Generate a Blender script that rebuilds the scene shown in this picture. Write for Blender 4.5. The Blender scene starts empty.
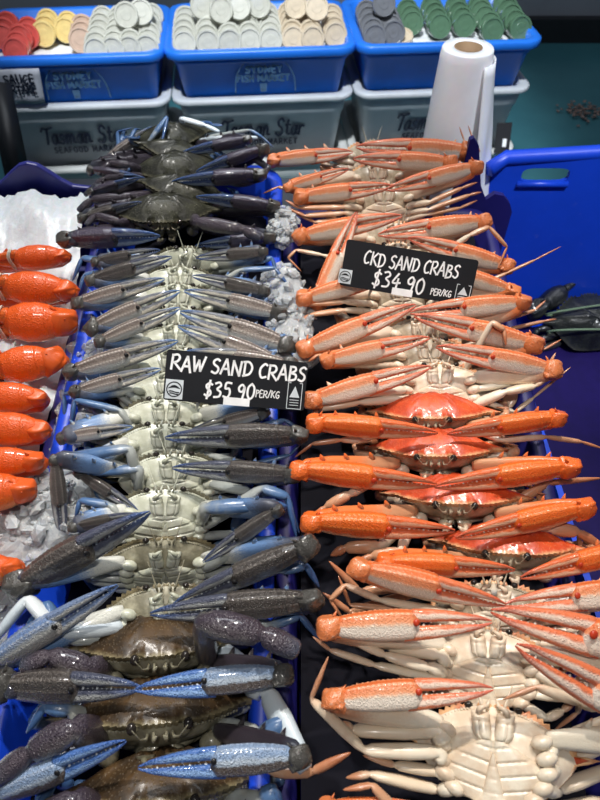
import bpy, math, random
import numpy as np
from mathutils import Vector, Matrix

sc = bpy.context.scene
COL = sc.collection
PI = math.pi

# ------------------------------------------------------------------ camera
FPX = 640.0
PITCH = math.radians(49)
CP, SP = math.cos(PITCH), math.sin(PITCH)
CAM = Vector((0, 0, 1.16))
cd = bpy.data.cameras.new('camera')
cam = bpy.data.objects.new('camera', cd)
COL.objects.link(cam)
cam.location = CAM
cam.rotation_euler = (PI / 2 - PITCH, 0, 0)
cd.sensor_fit = 'VERTICAL'
cd.sensor_height = 24
cd.lens = 24 * FPX / 800
cd.clip_start = 0.02
cd.dof.use_dof = True
cd.dof.focus_distance = 0.74
cd.dof.aperture_fstop = 5.0
sc.camera = cam

# ------------------------------------------------------------------ light
world = bpy.data.worlds.new('world')
sc.world = world
world.use_nodes = True
bg = world.node_tree.nodes['Background']
bg.inputs[0].default_value = (0.72, 0.84, 1.0, 1)
bg.inputs[1].default_value = 0.11


def lamp(name, kind, loc, target, energy, color=(1, 1, 1), size=0.2, spot=60, blend=0.6, sizey=None):
    l = bpy.data.lights.new(name, kind)
    l.energy = energy
    l.color = color
    if kind == 'AREA':
        l.shape = 'RECTANGLE'
        l.size = size
        l.size_y = sizey or size
    else:
        l.shadow_soft_size = size
    if kind == 'SPOT':
        l.spot_size = math.radians(spot)
        l.spot_blend = blend
    o = bpy.data.objects.new(name, l)
    COL.objects.link(o)
    o.location = loc
    d = Vector(target) - Vector(loc)
    o.rotation_euler = d.to_track_quat('-Z', 'Y').to_euler()
    return o


lamp('track_or_fill_spot', 'SPOT', (0.36, 1.00, 2.45), (0.06, 0.34, 0.55), 96, (1.0, 0.92, 0.82), 0.03, 40, 0.8)
lamp('track_or_fill_spot', 'SPOT', (-0.40, 0.95, 2.45), (-0.22, 0.50, 0.55), 88, (1.0, 0.975, 0.93), 0.03, 44, 0.8)
lamp('track_or_fill_spot', 'SPOT', (-0.10, -0.25, 2.3), (0.02, 0.30, 0.55), 36, (1.0, 0.96, 0.90), 0.04, 42, 0.8)
lamp('track_or_fill_spot', 'SPOT', (0.75, 0.15, 2.4), (0.62, 1.05, 0.55), 190, (0.92, 0.95, 1.0), 0.05, 26, 0.7)  # added fill spot to brighten the blue tub's back wall
lamp('bin_fill_spot', 'SPOT', (-0.2, 0.1, 2.9), (0.0, 1.86, 0.42), 420, (0.92, 0.96, 1.0), 0.10, 31, 0.45)  # added fill spot, its cone kept to the bins and tubs behind
lamp('back_fill_panel', 'AREA', (0.0, 1.75, 3.0), (0.0, 1.7, 0.3), 22, (0.88, 0.94, 1.0), 1.6, sizey=0.5)  # added fill panel lifting the brightness of the background

vs = sc.view_settings
vs.view_transform = 'Standard'
vs.look = 'None'
vs.gamma = 1
vs.exposure = 0.1
vs.use_curve_mapping = False

# ------------------------------------------------------------------ placement helpers
SLOPE, PILE0 = 0.161, 0.652


def depth_at(py, drop=0.0):
    """Distance along the lens axis at which the sloping crab display lies."""
    k = (400 - py) / FPX
    return (PILE0 + drop) / (SP - k * CP + SLOPE * (CP + k * SP))


def at(px, py, d):
    k = (400 - py) / FPX
    return CAM + Vector(((px - 300) / FPX * d, d * (CP + k * SP), d * (-SP + k * CP)))


def at_z(px, py, z):
    k = (400 - py) / FPX
    return at(px, py, (z - CAM.z) / (-SP + k * CP))


def view_frame(p):
    v = (CAM - p).normalized()
    up = Vector((0, SP, CP))
    w = (up - v * up.dot(v)).normalized()
    return v, w


# ------------------------------------------------------------------ mesh helpers
class MB:
    def __init__(self):
        self.v, self.f, self.a, self.m = [], [], [], []

    def add(self, verts, faces, attr=None, mi=0):
        b = len(self.v)
        self.v += [tuple(p) for p in verts]
        if attr is None:
            attr = [(0.5, 0.5, 0.5)] * len(verts)
        self.a += [tuple(c) for c in attr]
        self.f += [tuple(i + b for i in f) for f in faces]
        self.m += [mi] * len(faces)

    def grid(self, P, A=None, close_u=False, mi=0, flip=False):
        """P[rows][cols] of points; close_u wraps the columns."""
        n, m = len(P), len(P[0])
        verts = [p for r in P for p in r]
        attr = [c for r in A for c in r] if A is not None else None
        faces = []
        for i in range(n - 1):
            for j in range(m if close_u else m - 1):
                j2 = (j + 1) % m
                q = (i * m + j, i * m + j2, (i + 1) * m + j2, (i + 1) * m + j)
                faces.append(q[::-1] if flip else q)
        self.add(verts, faces, attr, mi)

    def tube(self, pts, rad, sides=10, up=(0, 0, 1), attr=None, mi=0, squash=1.0, cap=True):
        pts = [Vector(p) for p in pts]
        n = len(pts)
        up = Vector(up)
        rows, arows = [], []
        prev = None
        for i, p in enumerate(pts):
            t = (pts[min(i + 1, n - 1)] - pts[max(i - 1, 0)])
            if t.length < 1e-9:
                t = Vector((1, 0, 0))
            t.normalize()
            if prev is None:
                u = up - t * up.dot(t)
                if u.length < 0.05:
                    u = Vector((1, 0.3, 0.2)) - t * Vector((1, 0.3, 0.2)).dot(t)
            else:
                u = prev - t * prev.dot(t)
            u.normalize()
            prev = u
            s = t.cross(u)
            r = rad[i] if hasattr(rad, '__len__') else rad
            rows.append([p + u * (r * math.sin(2 * PI * k / sides)) + s * (r * squash * math.cos(2 * PI * k / sides)) for k in range(sides)])
            g = i / (n - 1)
            arows.append([(0.5 + 0.5 * math.sin(2 * PI * k / sides), g, attr if attr is not None else 0.0) for k in range(sides)])
        b = len(self.v)
        self.grid(rows, arows, True, mi, flip=True)
        if cap:
            self.f.append(tuple(b + k for k in range(sides)))
            self.f.append(tuple(b + (n - 1) * sides + k for k in range(sides))[::-1])
            self.m += [mi, mi]

    def ball(self, c, r, seg=12, ring=8, attr=(0.5, 0.5, 0.5), mi=0, rot=None, noise=0.0, rnd=None):
        rows, ar = [], []
        c = Vector(c)
        if not hasattr(r, '__len__'):
            r = (r, r, r)
        for i in range(ring + 1):
            ph = PI * i / ring
            row = []
            for j in range(seg):
                th = 2 * PI * j / seg
                k = 1 + (rnd.uniform(-noise, noise) if rnd and 0 < i < ring else 0)
                p = Vector((r[0] * k * math.sin(ph) * math.cos(th), r[1] * k * math.sin(ph) * math.sin(th), r[2] * k * math.cos(ph)))
                if rot:
                    p = rot @ p
                row.append(c + p)
            rows.append(row)
            ar.append([attr] * seg)
        self.grid(rows, ar, True, mi, flip=True)

    def box(self, c, s, rot=None, mi=0, attr=(0.5, 0.5, 0.5)):
        c = Vector(c)
        vs_ = []
        for x in (-.5, .5):
            for y in (-.5, .5):
                for z in (-.5, .5):
                    p = Vector((x * s[0], y * s[1], z * s[2]))
                    if rot:
                        p = rot @ p
                    vs_.append(c + p)
        self.add(vs_, [(0, 1, 3, 2), (4, 6, 7, 5), (0, 4, 5, 1), (2, 3, 7, 6), (0, 2, 6, 4), (1, 5, 7, 3)], [attr] * 8, mi)

    def mesh(self, name, mats=(), smooth=True):
        me = bpy.data.meshes.new(name)
        me.from_pydata(self.v, [], self.f)
        at_ = me.attributes.new('pat', 'FLOAT_COLOR', 'POINT')
        buf = np.ones((len(self.v), 4), dtype=np.float32)
        if self.v:
            buf[:, :3] = np.array(self.a, dtype=np.float32)
            at_.data.foreach_set('color', buf.ravel())
        for m in mats:
            me.materials.append(m)
        me.polygons.foreach_set('material_index', self.m)
        me.polygons.foreach_set('use_smooth', [smooth] * len(self.f))
        me.update()
        return me

    def build(self, name, mats, parent=None, smooth=True):
        if not isinstance(mats, (list, tuple)):
            mats = [mats]
        return link(name, self.mesh(name, mats, smooth), parent)


def link(name, data, parent=None, matrix=None):
    o = bpy.data.objects.new(name, data)
    COL.objects.link(o)
    if parent is not None:
        o.parent = parent
    if matrix is not None:
        o.matrix_basis = matrix
    return o


def tag(o, label=None, cat=None, group=None, kind=None):
    if label: o['label'] = label
    if cat: o['category'] = cat
    if group: o['group'] = group
    if kind: o['kind'] = kind
    return o


def empty(name, loc, rot=None):
    o = bpy.data.objects.new(name, None)
    COL.objects.link(o)
    m = Matrix.Translation(loc)
    if rot is not None:
        m = m @ rot.to_4x4()
    o.matrix_basis = m
    o.empty_display_size = 0.02
    return o


def bevel(o, w, seg=2):
    b = o.modifiers.new('bevel', 'BEVEL')
    b.width = w
    b.segments = seg
    b.limit_method = 'ANGLE'
    return o


def override(o, mats):
    """Give this object its own materials while the mesh stays shared."""
    for i, m in enumerate(mats):
        if i < len(o.material_slots):
            o.material_slots[i].link = 'OBJECT'
            o.material_slots[i].material = m


# ------------------------------------------------------------------ materials
class NT:
    def __init__(self, name):
        self.mat = bpy.data.materials.new(name)
        self.mat.use_nodes = True
        self.t = self.mat.node_tree
        self.b = self.t.nodes['Principled BSDF']

    def n(self, kind, **kw):
        x = self.t.nodes.new(kind)
        for k, v in kw.items():
            setattr(x, k, v)
        return x

    def l(self, a, b):
        self.t.links.new(a, b)

    def mix(self, fac, a, b, blend='MIX'):
        x = self.n('ShaderNodeMix', data_type='RGBA', blend_type=blend)
        for s, v in ((x.inputs[0], fac), (x.inputs[6], a), (x.inputs[7], b)):
            if hasattr(v, 'is_linked') or hasattr(v, 'links'):
                self.l(v, s)
            elif hasattr(v, '__len__'):
                s.default_value = (*v[:3], 1)
            else:
                s.default_value = v
        return x.outputs[2]

    def rng(self, v, a, b, c=0.0, d=1.0):
        x = self.n('ShaderNodeMapRange')
        x.interpolation_type = 'SMOOTHSTEP'
        self.l(v, x.inputs[0])
        for i, q in enumerate((a, b, c, d)):
            x.inputs[i + 1].default_value = q
        return x.outputs[0]

    def math(self, op, a, b=None):
        x = self.n('ShaderNodeMath', operation=op)
        for s, v in zip(x.inputs, (a, b)):
            if v is None:
                continue
            if isinstance(v, (int, float)):
                s.default_value = v
            else:
                self.l(v, s)
        return x.outputs[0]

    def noise(self, scale, detail=4, coord='Object', rough=0.6):
        tc = self.n('ShaderNodeTexCoord')
        x = self.n('ShaderNodeTexNoise')
        x.inputs['Scale'].default_value = scale
        x.inputs['Detail'].default_value = detail
        x.inputs['Roughness'].default_value = rough
        self.l(tc.outputs[coord], x.inputs['Vector'])
        return x.outputs['Fac']

    def voronoi(self, scale, feature='F1', coord='Object'):
        tc = self.n('ShaderNodeTexCoord')
        x = self.n('ShaderNodeTexVoronoi', feature=feature)
        x.inputs['Scale'].default_value = scale
        self.l(tc.outputs[coord], x.inputs['Vector'])
        return x.outputs['Distance']

    def pat(self):
        a = self.n('ShaderNodeAttribute', attribute_name='pat')
        s = self.n('ShaderNodeSeparateColor')
        self.l(a.outputs['Color'], s.inputs[0])
        return s.outputs[0], s.outputs[1], s.outputs[2]

    def bump(self, h, strength=0.3, dist=0.002):
        x = self.n('ShaderNodeBump')
        x.inputs['Strength'].default_value = strength
        x.inputs['Distance'].default_value = dist
        self.l(h, x.inputs['Height'])
        self.l(x.outputs[0], self.b.inputs['Normal'])

    def color(self, c):
        if hasattr(c, 'links'):
            self.l(c, self.b.inputs['Base Color'])
        else:
            self.b.inputs['Base Color'].default_value = (*c, 1)
        return self

    def set(self, **kw):
        for k, v in kw.items():
            self.b.inputs[k].default_value = v
        return self


def plain(name, c, rough=0.5, spec=0.5, var=0.12, scale=30, bump=0.0, metal=0.0, **kw):
    m = NT(name)
    n = m.noise(scale)
    m.color(m.mix(m.rng(n, 0.3, 0.7), tuple(x * (1 - var) for x in c), tuple(min(1, x * (1 + var)) for x in c)))
    m.set(Roughness=rough, Metallic=metal)
    m.b.inputs['Specular IOR Level'].default_value = spec
    for k, v in kw.items():
        m.b.inputs[k.replace('_', ' ')].default_value = v
    if bump:
        m.bump(n, bump, 0.002)
    return m.mat


def claw_mat(name, top, mid, low, finger, stripe, tip, bead, edge=(0.35, 0.62), beadamt=0.6, scale=14, wet=0):
    """Claw shell: top band / pale underside by angle, own finger colours, pale beads along the ridges."""
    m = NT(name)
    r, g, b = m.pat()
    n = m.noise(scale, 5)
    n2 = m.noise(scale * 5, 3)
    rr = m.math('ADD', r, m.math('MULTIPLY', m.math('SUBTRACT', n, 0.5), 0.35))
    c = m.mix(m.rng(rr, edge[0], edge[1]), low, mid)
    c = m.mix(m.rng(rr, edge[1] + 0.02, edge[1] + 0.25), c, top)
    c = m.mix(m.math('MULTIPLY', b, beadamt), c, bead)
    c = m.mix(m.rng(n2, 0.55, 0.75, 0, 0.35), c, tuple(x * 0.55 for x in mid))
    fg = m.mix(m.rng(m.math('ABSOLUTE', m.math('SUBTRACT', rr, 0.5)), 0.1, 0.3), stripe, finger)
    fg = m.mix(m.rng(g, 0.80, 1.0), fg, tip)
    c = m.mix(m.rng(m.math('ADD', g, m.math('MULTIPLY', m.math('SUBTRACT', n, 0.5), 0.12)), 0.50, 0.60), c, fg)
    if wet:
        sv = m.voronoi(scale * 7)  # pale speckle: granules, and wet glints put into the colour
        c = m.mix(m.math('MULTIPLY', m.rng(sv, 0.34, 0.12), m.rng(g, 0.62, 0.50, 0.0, 0.42)), c, bead)
    m.color(c)
    m.set(Roughness=0.32)
    m.b.inputs['Coat Weight'].default_value = 0.75 if wet else 0.35
    m.b.inputs['Coat Roughness'].default_value = 0.06 if wet else 0.12
    v = m.voronoi(scale * 5.5)
    m.bump(m.math('ADD', n2, m.math('MULTIPLY', m.rng(v, 0.5, 0.05), 0.9)), 0.75 if wet else 0.45, 0.002)
    return m.mat


def leg_mat(name, base, mid, tip, blot, rough=0.3, wet=0, ns=70):
    m = NT(name)
    r, g, b = m.pat()
    n = m.noise(ns, 5)
    gg = m.math('ADD', g, m.math('MULTIPLY', m.math('SUBTRACT', n, 0.5), 0.4))
    c = m.mix(m.rng(gg, 0.25, 0.5), base, mid)
    c = m.mix(m.rng(gg, 0.6, 0.9), c, tip)
    c = m.mix(m.rng(n, 0.55, 0.72, 0, 0.5), c, blot)
    m.color(c)
    m.set(Roughness=rough)
    m.b.inputs['Coat Weight'].default_value = 0.8 if wet else 0.3
    m.b.inputs['Coat Roughness'].default_value = 0.06 if wet else 0.15
    if ns < 20:
        m.bump(m.math('ADD', n, m.rng(m.voronoi(ns * 2.4), .5, .05)), .4, .002)
    else:
        m.bump(n, 0.45 if wet else 0.2, 0.002)
    return m.mat


def shell_mat(name, main, dark, rim, speck, sp_amt=0.6, rough=0.35):
    m = NT(name)
    r, g, b = m.pat()
    n = m.noise(45, 6)
    v = m.voronoi(420)
    c = m.mix(m.rng(n, 0.35, 0.68), dark, main)
    c = m.mix(m.math('MULTIPLY', m.rng(v, 0.42, 0.15), m.rng(n, 0.3, 0.6, 0.1, sp_amt)), c, speck)
    c = m.mix(m.rng(m.math('ADD', r, m.math('MULTIPLY', m.math('SUBTRACT', n, 0.5), 0.2)), 0.93, 1.03), c, rim)
    m.color(c)
    m.set(Roughness=rough)
    m.b.inputs['Coat Weight'].default_value = 0.3
    m.b.inputs['Coat Roughness'].default_value = 0.18
    m.bump(m.math('SUBTRACT', n, m.math('MULTIPLY', m.rng(v, 0.4, 0.1), -0.5)), 0.5, 0.0018)
    if name.startswith('raw'):
        m.b.inputs['Specular IOR Level'].default_value = 0.3
        m.b.inputs['Roughness'].default_value = 0.48
        m.b.inputs['Coat Weight'].default_value = 0.15
    return m.mat


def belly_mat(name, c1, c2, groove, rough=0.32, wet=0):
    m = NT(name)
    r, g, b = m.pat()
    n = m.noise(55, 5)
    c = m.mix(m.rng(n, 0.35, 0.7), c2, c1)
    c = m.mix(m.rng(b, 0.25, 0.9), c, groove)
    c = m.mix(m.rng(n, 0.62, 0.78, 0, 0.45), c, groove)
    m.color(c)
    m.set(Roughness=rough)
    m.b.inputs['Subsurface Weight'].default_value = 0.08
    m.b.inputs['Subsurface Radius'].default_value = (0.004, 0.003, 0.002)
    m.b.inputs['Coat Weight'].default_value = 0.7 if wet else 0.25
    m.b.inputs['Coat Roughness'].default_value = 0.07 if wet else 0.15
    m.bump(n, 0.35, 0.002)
    return m.mat


M = {}
# cooked crabs
M['c_claw_pale'] = claw_mat('cooked_claw_pale', (0.68, 0.135, 0.028), (0.74, 0.27, 0.12), (0.76, 0.66, 0.56),
                            (0.70, 0.17, 0.065), (0.82, 0.62, 0.50), (0.58, 0.11, 0.055), (0.90, 0.60, 0.38), (0.50, 0.66), 0.6)
M['c_claw_red'] = claw_mat('cooked_claw_red', (0.80, 0.14, 0.016), (0.66, 0.095, 0.014), (0.74, 0.45, 0.28),
                           (0.70, 0.13, 0.03), (0.84, 0.50, 0.32), (0.58, 0.10, 0.04), (0.90, 0.36, 0.10), (0.15, 0.34), 0.5)
M['c_shell'] = shell_mat('cooked_shell', (0.70, 0.085, 0.014), (0.46, 0.045, 0.010), (0.72, 0.45, 0.22), (0.80, 0.25, 0.06), 0.3, 0.5)
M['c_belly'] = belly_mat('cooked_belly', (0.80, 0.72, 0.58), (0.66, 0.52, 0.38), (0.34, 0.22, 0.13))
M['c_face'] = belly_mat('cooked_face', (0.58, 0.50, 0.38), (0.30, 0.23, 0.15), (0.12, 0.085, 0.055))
M['c_leg'] = leg_mat('cooked_leg', (0.74, 0.62, 0.48), (0.58, 0.30, 0.17), (0.46, 0.17, 0.08), (0.50, 0.2, 0.1))
M['c_leg_pale'] = leg_mat('cooked_leg_pale', (0.80, 0.72, 0.58), (0.76, 0.62, 0.46), (0.52, 0.24, 0.13), (0.70, 0.52, 0.36))
M['c_arm'] = leg_mat('cooked_arm', (0.74, 0.60, 0.46), (0.72, 0.50, 0.36), (0.74, 0.20, 0.06), (0.72, 0.3, 0.16))
M['c_arm_red'] = leg_mat('cooked_arm_red', (0.6, 0.3, 0.16), (0.74, 0.2, 0.06), (0.78, 0.15, 0.03), (0.7, 0.2, 0.08))
M['c_dot'] = plain('hinge_red', (0.50, 0.045, 0.015), 0.3)
# raw crabs
M['r_claw_mauve'] = claw_mat('raw_claw_mauve', (0.12, 0.090, 0.075), (0.30, 0.245, 0.21), (0.40, 0.42, 0.42),
                             (0.16, 0.17, 0.20), (0.62, 0.58, 0.50), (0.08, 0.18, 0.42), (0.78, 0.70, 0.64), (0.30, 0.58), 0.9, wet=1)  # beads lightened so their colour also carries wet highlights
M['r_claw_dark'] = claw_mat('raw_claw_dark', (0.046, 0.038, 0.034), (0.075, 0.064, 0.058), (0.21, 0.195, 0.17),
                            (0.055, 0.062, 0.10), (0.34, 0.35, 0.35), (0.04, 0.085, 0.24), (0.24, 0.21, 0.185), (0.14, 0.38), 0.6, wet=1)
M['r_claw_blue'] = claw_mat('raw_claw_blue', (0.24, 0.34, 0.52), (0.40, 0.48, 0.58), (0.075, 0.055, 0.045),
                            (0.06, 0.15, 0.42), (0.22, 0.36, 0.62), (0.05, 0.12, 0.38), (0.58, 0.62, 0.68), (0.40, 0.50), 0.5, wet=1)
M['r_claw_purple'] = claw_mat('raw_claw_purple', (0.050, 0.038, 0.070), (0.058, 0.045, 0.062), (0.10, 0.088, 0.085),
                              (0.04, 0.075, 0.20), (0.30, 0.36, 0.44), (0.035, 0.10, 0.30), (0.16, 0.14, 0.15), (0.15, 0.35), 0.5, wet=1)
M['r_shell_olive'] = shell_mat('raw_shell_olive', (0.036, 0.036, 0.021), (0.009, 0.009, 0.006), (0.13, 0.12, 0.075), (0.10, 0.10, 0.065), 0.6)
M['r_shell_brown'] = shell_mat('raw_shell_brown', (0.075, 0.040, 0.014), (0.026, 0.016, 0.008), (0.24, 0.20, 0.11), (0.14, 0.095, 0.045), 0.55)
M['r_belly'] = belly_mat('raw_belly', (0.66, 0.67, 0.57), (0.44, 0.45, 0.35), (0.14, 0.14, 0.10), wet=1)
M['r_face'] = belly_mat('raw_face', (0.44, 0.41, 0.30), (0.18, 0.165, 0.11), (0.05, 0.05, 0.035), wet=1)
M['r_leg'] = leg_mat('raw_leg', (0.36, 0.38, 0.36), (0.075, 0.15, 0.30), (0.035, 0.085, 0.22), (0.03, 0.04, 0.07), wet=1)
M['r_leg_white'] = leg_mat('raw_leg_white', (0.56, 0.62, 0.66), (0.66, 0.70, 0.72), (0.56, 0.64, 0.70), (0.50, 0.56, 0.6), wet=1)
M['r_arm'] = leg_mat('raw_arm', (0.60, 0.60, 0.54), (0.12, 0.22, 0.42), (0.06, 0.065, 0.09), (0.06, 0.10, 0.2), wet=1)
M['r_arm_purple'] = claw_mat('raw_arm_purple', (0.045, 0.033, 0.048), (0.055, 0.042, 0.05), (0.11, 0.10, 0.10), (0.042, 0.031, 0.044), (0.06, 0.045, 0.058),
                             (0.06, 0.07, 0.10), (0.17, 0.145, 0.155), (0.1, 0.3), 0.4, 90, wet=1)
M['r_claw_pale'] = claw_mat('raw_claw_pale', (0.12, 0.20, 0.38), (0.46, 0.47, 0.46), (0.36, 0.34, 0.32),
                            (0.16, 0.22, 0.36), (0.52, 0.53, 0.52), (0.07, 0.14, 0.34), (0.66, 0.66, 0.64), (0.35, 0.62), 0.5, wet=1)
M['r_wrist'] = leg_mat('raw_wrist', (0.05, 0.046, 0.042), (0.05, 0.046, 0.042), (0.055, 0.052, 0.046), (0.17, 0.16, 0.14), wet=1, ns=5)
M['c_wrist'] = leg_mat('cooked_wrist', (0.62, 0.16, 0.045), (0.62, 0.16, 0.045), (0.66, 0.20, 0.07), (0.78, 0.52, 0.38), ns=5)
M['c_wrist_red'] = leg_mat('cooked_wrist_red', (0.74, 0.13, 0.02), (0.74, 0.13, 0.02), (0.76, 0.15, 0.025), (0.50, 0.07, 0.015), ns=5)
M['r_dot'] = plain('hinge_black', (0.012, 0.011, 0.012), 0.25)
M['eye'] = plain('crab_eye', (0.02, 0.016, 0.014), 0.12)
M['tooth_c'] = plain('claw_tooth_pale', (0.82, 0.76, 0.66), 0.3)
M['tooth_r'] = plain('claw_tooth_bluewhite', (0.62, 0.66, 0.70), 0.25)
# mud crabs
M['m_claw'] = claw_mat('mud_claw_orange', (0.72, 0.095, 0.010), (0.82, 0.155, 0.014), (0.80, 0.30, 0.09),
                       (0.66, 0.12, 0.02), (0.80, 0.22, 0.05), (0.34, 0.06, 0.02), (0.80, 0.2, 0.05), (0.12, 0.42), 0.1, 9)
M['m_claw_dark'] = claw_mat('mud_claw_black', (0.012, 0.014, 0.014), (0.02, 0.024, 0.022), (0.05, 0.055, 0.05),
                            (0.014, 0.016, 0.016), (0.04, 0.045, 0.04), (0.01, 0.01, 0.01), (0.05, 0.055, 0.05), (0.2, 0.5), 0.3)
M['m_shell_dark'] = shell_mat('mud_shell_black', (0.022, 0.026, 0.022), (0.008, 0.009, 0.009), (0.05, 0.05, 0.04), (0.06, 0.065, 0.05), 0.3)
M['m_leg_dark'] = leg_mat('mud_leg_black', (0.03, 0.03, 0.03), (0.016, 0.018, 0.018), (0.012, 0.012, 0.012), (0.03, 0.03, 0.03))
M['m_leg'] = leg_mat('mud_leg_orange', (0.74, 0.13, 0.016), (0.66, 0.10, 0.015), (0.66, 0.10, 0.015), (0.34, 0.05, 0.015))
M['band'] = plain('band_dark', (0.05, 0.055, 0.06), 0.5)
M['band_pale'] = plain('band_pale', (0.55, 0.5, 0.42), 0.5)
M['string'] = plain('string_green', (0.16, 0.24, 0.14), 0.7)


# ------------------------------------------------------------------ crab meshes (local: +Y forward, +Z back shell, metres)
def outline(teeth=True):
    pts = [(0, .0345)]
    if teeth:
        pts += [(.0025, .0362), (.0045, .0335), (.007, .0360), (.009, .0332), (.0118, .0355), (.0135, .0318), (.0165, .0296), (.020, .0302), (.0225, .0338), (.0245, .0318)]
        n = 8
        for i in range(n):
            t = (i + .5) / n
            x, y = .0245 + .0385 * t, .0322 - .0265 * t ** 1.45
            nx, ny = .6 + .2 * t, .8 - .3 * t
            pts.append((x + nx * .0030, y + ny * .0030))
            t2 = (i + 1) / n
            pts.append((.0245 + .0385 * t2, .0322 - .0265 * t2 ** 1.45))
        pts += [(.0700, .0062), (.0800, .0050), (.0700, .0008), (.0630, -.0010)]
    else:
        pts += [(.012, .033), (.0245, .0315), (.034, .028), (.044, .0225), (.054, .015), (.061, .006), (.063, 0)]
    pts += [(.0585, -.008), (.050, -.0175), (.041, -.026), (.034, -.0315), (.025, -.0335), (.012, -.0345), (0, -.0345)]
    full = pts + [(-x, y) for x, y in pts[-2:0:-1]]
    return full


def carapace_mb():
    mb = MB()
    O = outline(True)
    ss = [0.02, .1, .2, .3, .38, .46, .54, .61, .68, .74, .80, .85, .89, .93, .96, .98, 1.0]
    rows, ar = [], []
    n_ = len(O)
    SM = []
    for i in range(n_):
        q = [O[(i + k) % n_] for k in range(-4, 5)]
        SM.append((sum(p[0] for p in q) / 9, sum(p[1] for p in q) / 9))
    for s in ss:
        row = []
        e = max(0.0, min(1.0, (s - .80) / .20)) ** 1.5
        for (x, y), (mx, my) in zip(O, SM):
            x, y = mx + (x - mx) * e, my + (y - my) * e
            yy = y * s
            z = .0155 * (1 - s ** 2.4)
            xx = x * s
            z += .0003 * math.sin(yy * 2600 + 8 * abs(xx) * 20) * (1 if s < .93 else 0)
            # raised regions across the back
            z += .0016 * math.exp(-((abs(xx) - .017) / .008) ** 2 - ((yy - .006) / .009) ** 2)
            z += .0014 * math.exp(-((xx) / .009) ** 2 - ((yy + .014) / .010) ** 2)
            z -= .0012 * math.exp(-((abs(xx) - .008 - .3 * abs(yy)) / .003) ** 2 - ((yy + .003) / .016) ** 2)
            z += .0012 * math.exp(-((yy - (.004 + abs(xx) * .08)) / .0018) ** 2) * (1 if abs(xx) < .055 else 0)
            row.append((xx, yy, z))
        rows.append(row)
        ar.append([(s, 0, 0)] * len(row))
    mb.grid(rows, ar, True, flip=True)
    b = 0
    mb.f.append(tuple(range(len(O)))[::-1]); mb.m.append(0)
    # rolled rim under the teeth
    r2 = [[(x, y, 0) for x, y in O], [(x * .965, y * .965, -.0024) for x, y in O], [(x * .9, y * .9, -.0026) for x, y in O]]
    mb.grid(r2, [[(1, 0, 0)] * len(O)] * 3, True, flip=True)
    return mb


def underside_mb():
    """Face and belly: cheeks, breastplate with grooved segments, mouth frame."""
    mb = MB()
    O = outline(False)
    ss = [1.0, .97, .9, .8, .7, .6, .5, .35, .2, .03]
    rows, ar = [], []
    for s in ss:
        row, a = [], []
        for (x, y) in O:
            z = -.0015 - .0175 * (1 - s ** 2.6)
            xx, yy = x * s * .985, y * s * .985
            # ridge around the mouth frame and hollows for the eyes
            gro = math.exp(-((abs(xx) - .0155) / .0014) ** 2) * (1 if yy > .010 else 0)
            z += .0020 * gro
            z += .0025 * math.exp(-((abs(xx) - .019) / .004) ** 2 - ((yy - .030) / .004) ** 2)
            row.append((xx, yy, z))
            a.append((s, 0, .8 * gro))
        rows.append(row); ar.append(a)
    mb.grid(rows, ar, True)
    mb.f.append(tuple(range(len(O)))); mb.m.append(0)
    # bristly lower margin of the cheeks
    rnd = random.Random(4)
    for s in (-1, 1):
        for i in range(16):
            t = i / 15
            x = s * (.020 + .036 * t); y = .0295 - .020 * t ** 1.4
            mb.ball((x, y, -.0035), (.0016, .0014, .0014), 6, 4, (0, 0, 0))
    return mb


def breast_mb():
    mb = MB()
    ny, nx = 46, 41
    rows, ar = [], []
    for i in range(ny):
        y = .0105 - .042 * i / (ny - 1)
        t = i / (ny - 1)
        hw = .010 + .030 * math.sin(min(1, t * 1.9) * PI / 2) - .016 * max(0, t - .55) / .45
        row, a = [], []
        for j in range(nx):
            u = -1 + 2 * j / (nx - 1)
            x = u * hw
            q = (y - .20 * abs(x) + .0005 + .035) / .0100
            f = abs(math.sin(PI * q))
            g = max(0, 1 - f * 3.4)
            cg = math.exp(-(abs(x) / .0012) ** 2)
            edge = abs(u) ** 6
            z = -.0200 - .0024 * (1 - g) * (1 - cg) + .006 * edge
            row.append((x, y, z)); a.append((0, 0, max(g * min(1, abs(u) * 1.6 + .1), cg) * .55))
        rows.append(row); ar.append(a)
    mb.grid(rows, ar)
    # coxa knuckles along both edges
    for s in (-1, 1):
        for k, (x, y) in enumerate(((.036, .014), (.0395, .003), (.0395, -.0075), (.036, -.0175), (.029, -.0265))):
            mb.ball((s * x, y, -.0185), (.0085, .0056, .0060), 12, 8, (0, 0, 0), rot=Matrix.Rotation(s * .35, 3, 'Z'))
    return mb


def abdomen_mb():
    mb = MB()
    rows, ar = [], []
    for i in range(30):
        t = i / 29
        y = -.033 + .035 * t
        hw = .0095 * (1 - t) ** .8 + .0006 + (.006 * max(0, 1 - t * 6))
        g = max(0, 1 - abs(math.sin(PI * t * 4)) * 3) * (1 if .1 < t < .9 else 0)
        row, a = [], []
        for j in range(11):
            u = -1 + 2 * j / 10
            row.append((u * hw, y, -.0232 - .0024 * (1 - u ** 4) + .0007 * g + .0025 * abs(u) ** 8))
            a.append((0, 0, max(g * .8, .6 * abs(u) ** 10)))
        rows.append(row); ar.append(a)
    mb.grid(rows, ar, flip=True)
    return mb


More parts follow.
